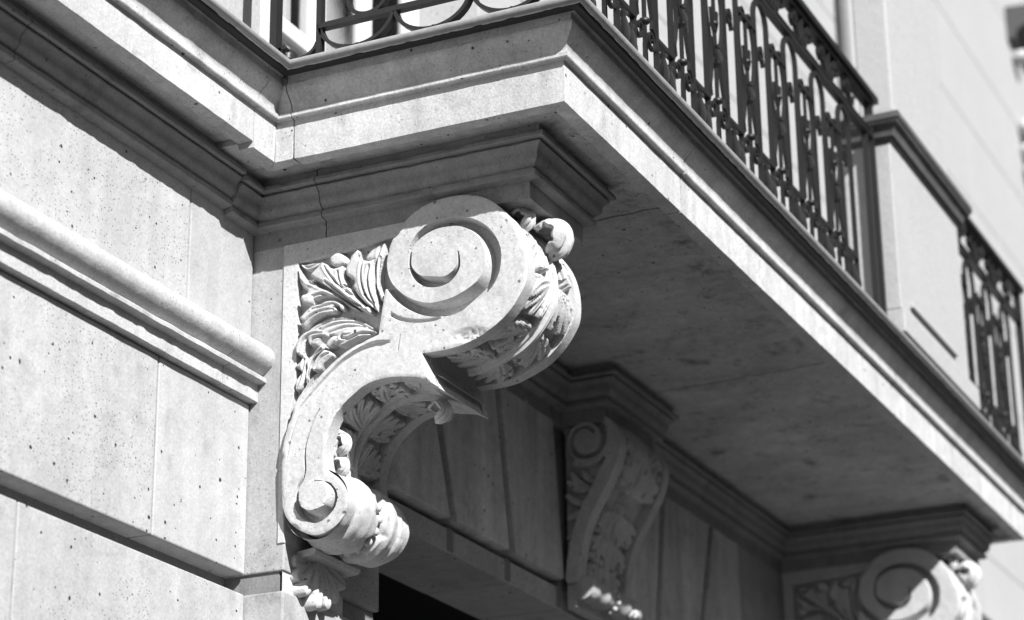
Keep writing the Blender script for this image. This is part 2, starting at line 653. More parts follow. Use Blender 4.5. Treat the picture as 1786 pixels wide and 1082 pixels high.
TOP = [(-0.054, 0.020), (-0.050, 0.019), (-0.048, 0.0), (0.0, 0.0), (0.0, 0.121), (0.016, 0.123), (0.018, 0.126), (0.018, 0.138), (0.012, 0.143)]
TOP += cyma((0.012, 0.145), (0.048, 0.209), amp=0.9) + [(0.048, 0.214), (0.042, 0.216), (0.042, 0.237), (0.086, 0.237), (0.087, 0.232), (0.092, 0.233), (0.092, 0.250), (0.086, 0.256), (-0.054, 0.258)]
TOPL = [(o, z + 0.017) if z < 0.05 else (o, z) for o, z in TOP]
LOWP = [(0.0, -0.119), (0.026, -0.113), (0.029, -0.110), (0.029, -0.096), (0.021, -0.093), (0.021, -0.089)] + cyma((0.026, -0.087), (0.060, -0.034), rev=True) + [(0.061, -0.030), (0.050, -0.029), (0.050, -0.024), (0.073, -0.023), (0.075, -0.020), (0.075, -0.009), (0.058, -0.007), (0.058, 0.0205), (-0.05, 0.0205)]
LOW = [(-0.05, -0.119)] + LOWP
LOWK = [(-0.05, -0.170), (0.0, -0.170), (0.0, -0.122)] + LOWP
G = 0.0016
sweep('cornice_block', TOPL, (-4.4, YC), (0, -1), (-1.6, YC), (0, -1), M_CORN, wall, chip=0.006)
sweep('cornice_block', TOPL, (-1.597, YC), (0, -1), (-0.312, YC), (0, -1), M_CORN, wall, chip=0.006)
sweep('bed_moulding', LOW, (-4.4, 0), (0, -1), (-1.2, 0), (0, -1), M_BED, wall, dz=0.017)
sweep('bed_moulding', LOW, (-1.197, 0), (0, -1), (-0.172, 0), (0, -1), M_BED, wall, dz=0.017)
rbox('cornice_core', -4.4, -0.3125, -0.1235, 0.02, 0.0375, 0.25, M_CORN, wall, 0)

balc = thing('stone_balcony', 'projecting stone balcony with moulded edge, seen from below', 'balcony', (2.3, 0.0, 0.0))
# edge stones: (p, mitre) pairs
N_L, N_F, N_R = (-1, 0), (0, -1), (1, 0)
C1, C2, C3, C4 = (-1, -1), (-1, -1), (1, -1), (1, -1)
def edge(prof, nm, a, ma, b, mb, dz=0.0, wob=0.0008, mat=None):
    return sweep(nm, prof, a, ma, b, mb, mat or M_CORN, balc, wob=wob, dz=dz, chip=0.007)
edge(TOP, 'edge_stone', (-0.309, YC), N_F, (XB, YC), C1)
edge(TOP, 'edge_stone', (XB, YC), C1, (XB, -0.234), N_L)
edge(TOP, 'edge_stone', (XB, -0.2375), N_L, (XB, YB), C2)
edge(TOP, 'edge_stone', (XB, YB), C2, (0.655, YB), N_F)
edge(TOP, 'edge_stone', (0.661, YB), N_F, (2.21, YB), N_F)
edge(TOP, 'edge_stone', (2.214, YB), N_F, (3.60, YB), N_F)
edge(TOP, 'edge_stone', (3.604, YB), N_F, (XE, YB), C3)
edge(TOP, 'edge_stone', (XE, YB), C3, (XE, YC), C4)
# lower mouldings under the slab, round the console heads
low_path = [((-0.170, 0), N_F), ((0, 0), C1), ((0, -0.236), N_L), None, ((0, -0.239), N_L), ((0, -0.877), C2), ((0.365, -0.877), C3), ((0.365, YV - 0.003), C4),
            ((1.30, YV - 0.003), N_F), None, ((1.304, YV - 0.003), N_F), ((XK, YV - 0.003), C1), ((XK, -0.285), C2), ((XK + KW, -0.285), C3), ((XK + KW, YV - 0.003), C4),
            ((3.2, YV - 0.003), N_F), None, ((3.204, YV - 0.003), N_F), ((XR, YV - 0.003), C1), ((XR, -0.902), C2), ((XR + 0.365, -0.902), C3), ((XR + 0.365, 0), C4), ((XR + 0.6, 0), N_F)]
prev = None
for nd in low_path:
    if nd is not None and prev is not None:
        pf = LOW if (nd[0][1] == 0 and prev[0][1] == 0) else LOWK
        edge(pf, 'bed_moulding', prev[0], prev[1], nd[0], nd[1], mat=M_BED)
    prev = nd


# soffit slabs with ragged joints
def jag(x, y0, y1, n, amp, seed):
    r = random.Random(seed)
    ys = np.linspace(y0, y1, n)
    return [(x + (0 if i in (0, n - 1) else r.uniform(-amp, amp)), y) for i, y in enumerate(ys)]


ja = jag(0.648, -1.0155, -0.02, 20, 0.017, 3)
jb = [(x + 0.10 * (y + 0.9) * 0.5, y) for x, y in jag(2.20, -1.0155, -0.02, 24, 0.006, 5)]
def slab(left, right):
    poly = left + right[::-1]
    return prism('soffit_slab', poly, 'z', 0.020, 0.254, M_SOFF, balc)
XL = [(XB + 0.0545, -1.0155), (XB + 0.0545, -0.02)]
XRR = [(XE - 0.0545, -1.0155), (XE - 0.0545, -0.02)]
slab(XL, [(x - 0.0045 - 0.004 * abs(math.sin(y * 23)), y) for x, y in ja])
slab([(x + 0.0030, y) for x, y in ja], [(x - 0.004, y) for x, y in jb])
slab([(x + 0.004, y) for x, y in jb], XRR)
rbox('corner_core', -0.309, XB + 0.053, -0.1235, 0.02, 0.0205, 0.25, M_CORN, balc, 0)
rbox('slab_core', XB + 0.066, XE - 0.066, -1.006, 0.03, 0.05, 0.25, M_MORTAR, balc, 0)
# head blocks above the consoles (fill behind the mouldings)
for x0, x1, y0 in ((0.03, 0.34, -0.85), (XK + 0.03, XK + KW - 0.03, -0.26), (XR + 0.03, XR + 0.34, -0.875)):
    rbox('console_head', x0, x1, y0, 0.0, -0.168, 0.0195, M_CORN, balc, 0.002)
# dark lead flashing tucked under the nosing
FL = [(0.0600, 0.2365), (0.0600, 0.229), (0.082, 0.229), (0.0855, 0.2325), (0.0855, 0.2365)]
for a_, ma_, b_, mb_ in (((-0.309, YC), N_F, (XB, YC), C1), ((XB, YC), C1, (XB, YB), C2), ((XB, YB), C2, (XE, YB), C3), ((XE, YB), C3, (XE, YC), C4)):
    sweep('lead_flashing', FL, a_, ma_, b_, mb_, M_LEAD, balc, wob=0.0006, step=0.06)
sweep('lead_flashing', FL, (-4.4, YC), N_F, (-0.31, YC), N_F, M_LEAD, wall, wob=0.0006, step=0.06)
# zinc nosing along the top edge
o = 0.093
tube_path('edge_nosing', [(-4.4, YC - o, 0.2465), (XB - o, YC - o, 0.2465), (XB - o, YB - o, 0.2465), (XE + o, YB - o, 0.2465), (XE + o, YC - o, 0.2465), (12, YC - o, 0.2465)], 0.0125, M_ZINC, balc)

# ---- right wall beyond the balcony --------------------------------------------
rwall = thing('facade_wall', 'sunlit pale wall beyond the far end of the balcony', 'wall', (6.0, 0.0, GROUND))
sweep('cornice_block', TOP, (XE, YC), C4, (8.0, YC), N_F, M_CORN, rwall)
sweep('cornice_block', TOP, (8.003, YC), N_F, (12.0, YC), N_F, M_CORN, rwall)
rbox('cornice_core', XE + 0.05, 12, -0.1235, 0.02, 0.0205, 0.256, M_CORN, rwall, 0)
sweep('bed_moulding', LOW, (XR + 0.603, 0), N_F, (12.0, 0), N_F, M_CORN, rwall)
course(-0.455, -0.05, (6.2, 7.4, 8.6), 4.62, 12, 0.0, rwall)
course(-1.126, -0.458, (5.8, 7.0, 8.2), 4.62, 12, 0.0, rwall)
course(-3.6, -1.182, (6.4, 8.0), 4.62, 12, 0.0, rwall)

# ---- piers --------------------------------------------------------------------
pier = thing('stone_pier', 'pale stone pier behind the sunlit corner console', 'pier', (0.28, YV, GROUND))
rbox('pier_block', 0.002, 0.552, YV, 0.30, -1.126, -0.112, M_PIER, pier, 0.004)
rbox('pier_joint', 0.010, 0.548, YV + 0.018, 0.30, -1.185, -1.12, M_MORTAR, pier, 0)
rbox('pier_block', 0.002, 0.552, YV, 0.30, -2.32, -1.182, M_PIER, pier, 0.006)
rbox('pier_block', 0.002, 0.552, YV, 0.30, GROUND, -2.376, M_PIER, pier, 0.006)
rbox('pier_block', 0.020, 0.540, YV + 0.035, 0.30, -2.38, -2.31, M_MORTAR, pier, 0)
pier2 = thing('stone_pier', 'shaded stone pier behind the far console', 'pier', (4.1, YV, GROUND))
rbox('pier_block', 3.69, 4.583, YV, 0.30, -1.126, -0.168, M_PIER, pier2, 0.004)
rbox('pier_block', 3.70, 4.57, YV + 0.035, 0.30, -1.185, -1.12, M_MORTAR, pier2, 0)
rbox('pier_block', 3.69, 4.583, YV, 0.30, GROUND, -1.182, M_PIER, pier2, 0.006)

# ---- flat arch ------------------------------------------------------------------
arch = thing('flat_arch', 'shaded flat arch of wedge stones over the dark doorway', 'arch', (2.12, YV, -0.82))
JL = [(0.55, 0.0), (0.955, -0.345), (1.431, -0.188), (1.862, -0.127)]
JR = [(2 * 2.12 - x, -s) for x, s in JL[::-1]]
JN = JL + JR
zt, zb = -0.10, -0.722
hw = 0.025
for i in range(7):
    (xa, sa), (xb, sb) = JN[i], JN[i + 1]
    if i == 3:
        continue
    fa = lambda z: xa + sa * (z + 0.45) + (0.004 if i == 4 else hw if i > 0 else 0.052)
    fb = lambda z: xb + sb * (z + 0.45) - (0.0 if i == 2 else hw if i < 6 else 0.002)
    prism('voussoir', [(fa(zb), zb), (fb(zb), zb), (fb(zt), zt), (fa(zt), zt)], 'y', YV, 0.0, M_VOUS, arch, bev=0.005)
for i in range(7):
    (xa, sa), (xb, sb) = JN[i], JN[i + 1]
    fa = lambda z: xa + sa * (z + 0.45) + 0.0015
    fb = lambda z: xb + sb * (z + 0.45) - 0.0015
    z2 = -0.823
    prism('arch_stone', [(fa(z2), z2), (fb(z2), z2), (fb(-0.745), -0.745), (fa(-0.745), -0.745)], 'y', YV + 0.028, 0.215 + 0.002 * (i % 2), M_WALL, arch, bev=0.003)
    prism('arch_core', [(fa(-0.7465), -0.7465), (fb(-0.7465), -0.7465), (fb(-0.05), -0.05), (fa(-0.05), -0.05)], 'y', YV + (0.022 if i == 3 else 0.19), 0.21, M_MORTAR, arch)
    if 0 < i < 7:
        x = fa(-0.785)
        rbox('mortar_ridge', x - 0.022, x + 0.018, YV + 0.0245, YV + 0.04, -0.816, -0.742, M_MORTAR, arch, 0.003)
door = thing('doorway', 'black unlit doorway opening under the flat arch', 'doorway', (2.12, 0.3, GROUND))
rbox('door_recess', 0.555, 3.688, 0.90, 0.95, GROUND, 0.0, M_DARK, door, 0)
rbox('door_recess', 0.50, 0.54, 0.31, 0.90, GROUND, 0.0, M_DARK, door, 0)
rbox('door_recess', 3.70, 3.74, 0.31, 0.90, GROUND, 0.0, M_DARK, door, 0)
rbox('door_recess', 0.50, 3.74, 0.222, 0.95, -0.80, -0.06, M_DARK, door, 0)

# ------------------------------------------------------------------ scroll consoles
V = [(-0.43, -0.448), (-0.437, -0.405), (-0.445, -0.347), (-0.444, -0.29), (-0.457, -0.242), (-0.482, -0.202), (-0.52, -0.164), (-0.569, -0.14), (-0.633, -0.13), (-0.702, -0.136), (-0.757, -0.158), (-0.8, -0.194), (-0.838, -0.242), (-0.86, -0.283), (-0.873, -0.329), (-0.877, -0.374), (-0.873, -0.42), (-0.855, -0.456), (-0.826, -0.494), (-0.791, -0.525), (-0.757, -0.545), (-0.696, -0.568), (-0.653, -0.577), (-0.6, -0.579), (-0.557, -0.578)]
ARC = [(-0.582, -0.664), (-0.544, -0.645), (-0.507, -0.637), (-0.471, -0.632), (-0.438, -0.631), (-0.406, -0.634), (-0.374, -0.644), (-0.347, -0.661), (-0.317, -0.683), (-0.296, -0.704), (-0.28, -0.729), (-0.27, -0.755), (-0.263, -0.781), (-0.259, -0.808), (-0.259, -0.836), (-0.266, -0.867)]
LV = [(-0.266, -0.869), (-0.299, -0.896), (-0.323, -0.932), (-0.331, -0.968), (-0.323, -0.995), (-0.301, -1.025), (-0.265, -1.044), (-0.232, -1.048), (-0.196, -1.036), (-0.162, -1.014), (-0.138, -0.983), (-0.127, -0.954)]
BND = [(-0.122, -0.883), (-0.123, -0.833), (-0.123, -0.8), (-0.128, -0.764), (-0.137, -0.73), (-0.147, -0.695), (-0.159, -0.666), (-0.18, -0.642), (-0.204, -0.622), (-0.229, -0.601), (-0.255, -0.579), (-0.287, -0.555), (-0.322, -0.535), (-0.36, -0.519), (-0.409, -0.505), (-0.428, -0.5)]
SP = [(-0.67, -0.303), (-0.668, -0.346), (-0.634, -0.376), (-0.585, -0.374), (-0.544, -0.356), (-0.522, -0.323), (-0.52, -0.29), (-0.527, -0.255), (-0.551, -0.228), (-0.589, -0.21), (-0.635, -0.206), (-0.68, -0.212), (-0.721, -0.233), (-0.754, -0.268), (-0.774, -0.315), (-0.772, -0.365), (-0.753, -0.404), (-0.72, -0.43), (-0.675, -0.451), (-0.627, -0.459), (-0.574, -0.453), (-0.525, -0.432), (-0.483, -0.4), (-0.453, -0.362), (-0.441, -0.323), (-0.44, -0.29), (-0.448, -0.255)]
SPW = [0.0023, 0.0053, 0.0099, 0.0129, 0.0091, 0.0046, 0.0038, 0.0046, 0.0084, 0.0099, 0.0106, 0.0114, 0.0137, 0.0167, 0.019, 0.0197, 0.0197, 0.0197, 0.0205, 0.019, 0.0152, 0.0129, 0.0114, 0.0099, 0.0076, 0.0053, 0.003]
LS = [(-0.233, -0.898), (-0.269, -0.906), (-0.291, -0.931), (-0.292, -0.958), (-0.274, -0.983), (-0.241, -0.998), (-0.212, -0.994), (-0.184, -0.971), (-0.173, -0.942), (-0.176, -0.909), (-0.191, -0.884), (-0.197, -0.858), (-0.195, -0.827), (-0.195, -0.809), (-0.197, -0.788), (-0.203, -0.768), (-0.212, -0.743), (-0.226, -0.712), (-0.24, -0.689)]
LSW = [0.002, 0.0033, 0.0046, 0.0073, 0.0112, 0.0158, 0.0145, 0.0112, 0.0073, 0.0053, 0.0046, 0.004, 0.004, 0.0036, 0.0033, 0.003, 0.0026, 0.0023, 0.0017]
BG = [(-0.139, -0.819), (-0.144, -0.787), (-0.152, -0.75), (-0.164, -0.715), (-0.179, -0.679), (-0.199, -0.656), (-0.222, -0.635), (-0.246, -0.613), (-0.273, -0.591), (-0.301, -0.570), (-0.334, -0.552), (-0.369, -0.538), (-0.414, -0.528), (-0.452, -0.527)]
BGW = [0.002, 0.003, 0.0035, 0.004, 0.0045, 0.005, 0.006, 0.007, 0.008, 0.009, 0.010, 0.011, 0.011, 0.006]
BLADES = [(0.95, [(-0.4166, -0.4295), (-0.4032, -0.4196), (-0.3762, -0.3998), (-0.3489, -0.3696), (-0.3323, -0.3412), (-0.3362, -0.3266), (-0.3238, -0.3116), (-0.3114, -0.3017), (-0.3076, -0.2804), (-0.319, -0.2593), (-0.3257, -0.245), (-0.3445, -0.2291), (-0.3533, -0.2351), (-0.3516, -0.2524), (-0.3666, -0.2633), (-0.3856, -0.2684), (-0.4067, -0.2655), (-0.4006, -0.2819), (-0.4028, -0.318), (-0.4042, -0.3539), (-0.4123, -0.3934)], [[(-0.4031, -0.412), (-0.3759, -0.3744), (-0.3606, -0.3335), (-0.3588, -0.2948), (-0.3635, -0.27)], [(-0.403, -0.4044), (-0.3866, -0.3661), (-0.3794, -0.3241), (-0.3858, -0.2869)]]), (0.7, [(-0.3666, -0.2582), (-0.3799, -0.237), (-0.4068, -0.2239), (-0.4298, -0.2199), (-0.4219, -0.2447), (-0.4112, -0.2646), (-0.3883, -0.2673)], [[(-0.4072, -0.2625), (-0.4097, -0.245), (-0.4204, -0.2264)]]), (0.9, [(-0.4068, -0.2779), (-0.4173, -0.2413), (-0.4333, -0.2224), (-0.4309, -0.2643), (-0.4196, -0.3006), (-0.4164, -0.3307), (-0.4241, -0.3625), (-0.4364, -0.3976), (-0.4217, -0.3976), (-0.4094, -0.365), (-0.4045, -0.3285)], [[(-0.416, -0.356), (-0.4117, -0.3196), (-0.4207, -0.2676)]]), (0.95, [(-0.3872, -0.4295), (-0.3602, -0.4135), (-0.333, -0.3936), (-0.2918, -0.3609), (-0.2559, -0.3316), (-0.2226, -0.3064), (-0.1945, -0.2812), (-0.2135, -0.2608), (-0.232, -0.2466), (-0.2464, -0.2538), (-0.2659, -0.2698), (-0.2823, -0.2707), (-0.3014, -0.269), (-0.3057, -0.2801), (-0.3019, -0.2999), (-0.309, -0.3217), (-0.3214, -0.3393), (-0.3407, -0.3657), (-0.3653, -0.3928), (-0.3897, -0.4123)], [[(-0.3601, -0.4033), (-0.3219, -0.3777), (-0.2834, -0.3428), (-0.2446, -0.3103)], [(-0.3762, -0.4074), (-0.3326, -0.3642), (-0.2996, -0.3329), (-0.2883, -0.3078), (-0.2853, -0.2867)], [(-0.3272, -0.3658), (-0.2831, -0.3223), (-0.2552, -0.2864), (-0.2411, -0.2632)]]), (1.0, [(-0.2599, -0.2369), (-0.2762, -0.2277), (-0.2927, -0.2299), (-0.3079, -0.2431), (-0.3144, -0.261), (-0.3083, -0.2702), (-0.2878, -0.2722), (-0.2686, -0.2682), (-0.2573, -0.2507)], []), (0.78, [(-0.1519, -0.2288), (-0.1771, -0.2407), (-0.202, -0.2406), (-0.2302, -0.2418), (-0.2202, -0.2543), (-0.197, -0.2635), (-0.1747, -0.2569), (-0.1591, -0.2432)], [[(-0.1576, -0.2351), (-0.1857, -0.2519), (-0.2214, -0.2441)]]), (0.82, [(-0.1489, -0.2439), (-0.1609, -0.2591), (-0.178, -0.2855), (-0.1934, -0.2908), (-0.2283, -0.3203), (-0.2614, -0.3343), (-0.3111, -0.3758), (-0.3494, -0.4104), (-0.3222, -0.3981), (-0.2893, -0.372), (-0.2618, -0.3557), (-0.2344, -0.3509), (-0.2057, -0.3574), (-0.2051, -0.3688), (-0.1858, -0.3699), (-0.1699, -0.3568), (-0.1654, -0.3406), (-0.1757, -0.3321), (-0.1816, -0.3262), (-0.1662, -0.3131), (-0.156, -0.2893)], [[(-0.333, -0.3974), (-0.2836, -0.3582), (-0.245, -0.3309), (-0.2033, -0.3081), (-0.1724, -0.2793)], [(-0.2783, -0.3624), (-0.2315, -0.3427), (-0.204, -0.3443), (-0.1794, -0.3503)], [(-0.2061, -0.306), (-0.1866, -0.3), (-0.1668, -0.2757)]]), (1.0, [(-0.1641, -0.345), (-0.1722, -0.3348), (-0.1901, -0.3354), (-0.2041, -0.3469), (-0.2058, -0.3625), (-0.1936, -0.3702), (-0.177, -0.3665), (-0.1671, -0.3558)], []), (0.88, [(-0.2046, -0.3713), (-0.2292, -0.3705), (-0.2455, -0.3644), (-0.2729, -0.3691), (-0.2921, -0.3801), (-0.3037, -0.391), (-0.3019, -0.4009), (-0.2911, -0.4008), (-0.2814, -0.3872), (-0.2692, -0.3902), (-0.2762, -0.4041), (-0.2517, -0.4037), (-0.2324, -0.3966), (-0.2106, -0.3992), (-0.1832, -0.4022), (-0.1666, -0.3968), (-0.1855, -0.3795)], [[(-0.2896, -0.3924), (-0.2676, -0.3784), (-0.2404, -0.3814), (-0.2021, -0.385)]]), (0.92, [(-0.1598, -0.4036), (-0.1802, -0.3905), (-0.2048, -0.3819), (-0.2322, -0.3807), (-0.2567, -0.3799), (-0.2815, -0.3951), (-0.2721, -0.4063), (-0.2435, -0.4047), (-0.2204, -0.4114), (-0.1987, -0.423), (-0.1839, -0.4358), (-0.1688, -0.4345), (-0.1712, -0.4183)], [[(-0.2706, -0.3971), (-0.2324, -0.3943), (-0.1997, -0.4053), (-0.1754, -0.4216)]]), (0.5, [(-0.1629, -0.4831), (-0.1569, -0.4593), (-0.1731, -0.4442), (-0.1974, -0.4279), (-0.2301, -0.4169), (-0.2682, -0.4132), (-0.3117, -0.4207), (-0.3497, -0.4373), (-0.3821, -0.4592), (-0.4139, -0.4859), (-0.3876, -0.4727), (-0.3499, -0.46), (-0.3176, -0.4584), (-0.2907, -0.4703), (-0.2691, -0.4717), (-0.2418, -0.4633), (-0.2201, -0.4686), (-0.1982, -0.4687), (-0.1792, -0.4757)], [[(-0.3983, -0.477), (-0.3498, -0.4487), (-0.3011, -0.4353), (-0.2468, -0.4388), (-0.198, -0.456)], [(-0.3607, -0.4581), (-0.3067, -0.4489), (-0.2471, -0.4566)], [(-0.3334, -0.4307), (-0.2683, -0.4221), (-0.2194, -0.4316), (-0.176, -0.4523)]]), (0.95, [(-0.1472, -0.4907), (-0.1544, -0.4716), (-0.1705, -0.4539), (-0.195, -0.4453), (-0.2252, -0.4473), (-0.25, -0.4647), (-0.2326, -0.4795), (-0.2247, -0.4964), (-0.2084, -0.497), (-0.1937, -0.4887), (-0.1879, -0.4721), (-0.1817, -0.4913), (-0.176, -0.5182), (-0.1637, -0.52), (-0.1519, -0.5054)], [[(-0.2363, -0.4599), (-0.2035, -0.4594), (-0.1765, -0.4752), (-0.1634, -0.5035)], [(-0.2338, -0.4721), (-0.2093, -0.4756), (-0.2014, -0.4895)]]), (1.0, [(-0.415, -0.4911), (-0.3876, -0.4732), (-0.3553, -0.4609), (-0.3284, -0.4597), (-0.3069, -0.4662), (-0.2908, -0.4766), (-0.2692, -0.4768), (-0.2531, -0.4892), (-0.2493, -0.505), (-0.2616, -0.51), (-0.2764, -0.5024), (-0.2941, -0.5129), (-0.313, -0.5135), (-0.3397, -0.5049), (-0.3664, -0.4968), (-0.3932, -0.495)], [[(-0.4038, -0.4905), (-0.361, -0.4858), (-0.3235, -0.4971), (-0.2913, -0.5044)], [(-0.3071, -0.4793), (-0.2991, -0.4855), (-0.3073, -0.4919), (-0.3288, -0.493), (-0.3503, -0.489)]]), (1.12, [(-0.3016, -0.4733), (-0.3123, -0.4663), (-0.3339, -0.4687), (-0.3434, -0.4778), (-0.3368, -0.4868), (-0.3153, -0.4882), (-0.3031, -0.4824)], []), (1.0, [(-0.2454, -0.5119), (-0.2645, -0.5201), (-0.2769, -0.5347), (-0.2608, -0.5471), (-0.2448, -0.5583), (-0.2342, -0.5729), (-0.2172, -0.5752), (-0.207, -0.5666), (-0.208, -0.5486), (-0.2191, -0.5333), (-0.2325, -0.5199)], [[(-0.2592, -0.5268), (-0.235, -0.5379), (-0.2191, -0.563)]]), (0.85, [(-0.2315, -0.4945), (-0.248, -0.5073), (-0.2278, -0.5191), (-0.2117, -0.5278), (-0.201, -0.5412), (-0.2007, -0.565), (-0.1966, -0.5895), (-0.1851, -0.6014), (-0.1827, -0.5798), (-0.1858, -0.5576), (-0.1865, -0.5351), (-0.2046, -0.5166)], [[(-0.2317, -0.5071), (-0.2048, -0.5254), (-0.1944, -0.5489), (-0.1909, -0.5811)]]), (0.8, [(-0.1464, -0.5437), (-0.1666, -0.5281), (-0.1778, -0.5122), (-0.1852, -0.5273), (-0.1842, -0.5599), (-0.1821, -0.5872), (-0.1699, -0.6153), (-0.1523, -0.6201), (-0.1484, -0.5944), (-0.1595, -0.576), (-0.166, -0.562), (-0.1563, -0.5554)], [[(-0.1776, -0.5286), (-0.1727, -0.558), (-0.1651, -0.5845), (-0.1547, -0.6079)]]), (0.72, [(-0.2085, -0.5763), (-0.2275, -0.5744), (-0.209, -0.6015), (-0.1878, -0.6256), (-0.1642, -0.6668), (-0.1457, -0.6914), (-0.1371, -0.6727), (-0.1528, -0.6426), (-0.1713, -0.618), (-0.1872, -0.598)], [[(-0.2141, -0.5847), (-0.1822, -0.6172), (-0.1533, -0.6652)]])]

CX0, CX1 = -0.025, 0.338      # outer faces of the two cheeks
RIM = 0.050                   # cheek thickness seen from the front


def channel(P, line, depth):
    """carved channel: line rows (y, z, halfwidth); steep on the outer side, softer within"""
    d, s = dist_line(P, line[:, :2])
    i = np.clip(s.astype(int), 0, len(line) - 2)
    t = s - i
    wd = line[i, 2] * (1 - t) + line[i + 1, 2] * t
    u = d / np.maximum(wd, 1e-4)
    prof = np.where(u < 1, 1 - np.clip((u - 0.55) / 0.45, 0, 1), 0.0)
    prof *= np.clip(wd / 0.010, 0.25, 1.0)
    return -depth * prof, u, wd


def side_offsets(line):
    """extra mesh points along both lips of a channel so that its edges stay crisp"""
    t = np.gradient(line[:, :2], axis=0)
    t /= np.linalg.norm(t, axis=1)[:, None]
    n = np.stack([-t[:, 1], t[:, 0]], 1)
    r = []
    for k in (-1.03, -0.55, 0.55, 1.03):
        r.append(line[:, :2] + n * line[:, 2:3] * k)
    return np.vstack(r)


sp_line = catmull([(a[0], a[1], b * 1.22) for a, b in zip(SP, SPW)], 0.004)
ls_line = catmull([(a[0], a[1], b) for a, b in zip(LS, LSW)], 0.004)
bg_line = catmull([(a[0], a[1], b) for a, b in zip(BG, BGW)], 0.004)
g2_line = catmull([(-0.462, -0.449, 0.0075), (-0.490, -0.466, 0.0070), (-0.540, -0.481, 0.0058), (-0.600, -0.486, 0.0048), (-0.655, -0.478, 0.0040), (-0.700, -0.462, 0.0030)], 0.004)
g3_line = catmull([(-0.490, -0.513, 0.0016), (-0.486, -0.535, 0.0028), (-0.482, -0.556, 0.0034)], 0.004)
vcurve = catmull(V, 0.006)
arcc = catmull(ARC, 0.006)
lvc = catmull(LV, 0.006)
bnd = catmull(BND, 0.006)
outline = np.vstack([vcurve, arcc, lvc[1:], bnd[:-1]])
_step = np.array([(vcurve[-1] * (1 - t) + arcc[0] * t) for t in np.linspace(0, 1, 14)[1:-1]])
outline = np.vstack([vcurve, _step, arcc, lvc[1:], bnd[:-1]])


def cheek_h(P):
    h = np.zeros(len(P))
    a, u, wd = channel(P, sp_line, 0.048)
    h += a
    b, _, _ = channel(P, ls_line, 0.036)
    h = np.minimum(h, b)
    c, _, _ = channel(P, bg_line, 0.011)
    h = np.minimum(h, c)
    for ln in (g2_line, g3_line):
        c, _, _ = channel(P, ln, 0.014)
        h = np.minimum(h, c)
    # raised button of the lower scroll, gently domed upper eye
    r1 = np.hypot(P[:, 0] + 0.234, P[:, 1] + 0.943)
    h += np.where(r1 < 0.050, 0.020 * np.clip((0.050 - r1) / 0.006, 0, 1) ** 0.6, 0)
    r2 = np.hypot(P[:, 0] + 0.598, P[:, 1] + 0.305)
    h += np.where(r2 < 0.060, 0.004 * (1 - (r2 / 0.060) ** 2), 0)
    # worn edges and slight unevenness
    d, _ = dist_line(P, np.vstack([outline, outline[:1]]))
    h -= 0.0022 * np.exp(-(d / 0.0035) ** 2)
    h += np.array([0.0016 * mnoise.noise(Vector((p[0] * 11, p[1] * 11, 0.3))) + 0.0007 * mnoise.noise(Vector((p[0] * 60, p[1] * 60, 2.3))) for p in P])
    ch = np.array([mnoise.noise(Vector((p[0] * 24, p[1] * 24, 4.1))) for p in P])
    h -= np.where(d < 0.010, np.clip(ch - 0.22, 0, 1) * 0.022 * (1 - d / 0.010), 0)
    # broken patch at the bottom edge of the upper scroll
    bd = np.hypot((P[:, 0] + 0.70) / 0.060, (P[:, 1] + 0.548) / 0.022)
    rough = np.array([mnoise.noise(Vector((p[0] * 130, p[1] * 130, 1.7))) for p in P])
    h -= np.where(bd < 1, (1 - bd ** 2) * (0.007 + 0.006 * rough), 0)
    return h


con = thing('scroll_console', 'sunlit carved scroll console carrying the near corner of the balcony', 'console', (0.16, YV, -0.6), 'carved consoles under the balcony')
cheek = relief_plate('cheek', outline, CX0, CX0 + RIM, cheek_h, M_CARVE, con, sp=0.0048, extra=np.vstack([side_offsets(sp_line), side_offsets(ls_line), side_offsets(bg_line), side_offsets(g2_line), side_offsets(g3_line)]))
# far cheek: plain, seen only along its rim
prism('cheek', outline[::2].tolist(), 'x', CX1 - RIM + 0.008, CX1, M_CARVE, con)

# core between the cheeks, set back from their rims
ctr = np.array((-0.655, -0.36))
inset = 0.030
v2 = vcurve + (ctr - vcurve) * (inset / np.linalg.norm(vcurve - ctr, axis=1))[:, None]
k0 = int(len(v2) * 0.36)
arc_n = curve_normals(arcc)           # pointing away from the stone?
if ((arcc[len(arcc) // 2] + arc_n[len(arcc) // 2] * 0.01)[1] > arcc[len(arcc) // 2][1]):
    arc_n = -arc_n
arc2 = arcc - arc_n * inset
core_poly = [(-0.11, -0.165)] + [(-0.60, -0.165)] + v2[k0:].tolist() + [(-0.56, -0.60), (-0.586, -0.668)] + [(-0.560, -0.630)] + arc2[4:].tolist() + [(-0.245, -0.90), (-0.23, -1.0), (-0.11, -1.0)]
prism('core', core_poly, 'x', CX0 + RIM - 0.004, CX1 - RIM + 0.012, M_CARVE, con)
# square block between the two scrolls
prism('step_block', [(-0.545, -0.555), (-0.5585, -0.579), (-0.5840, -0.6665), (-0.5640, -0.6555), (-0.544, -0.6455), (-0.515, -0.6395), (-0.485, -0.6345), (-0.485, -0.60)], 'x', CX0 + RIM - 0.003, CX1 + 0.0015, M_CARVE, con)


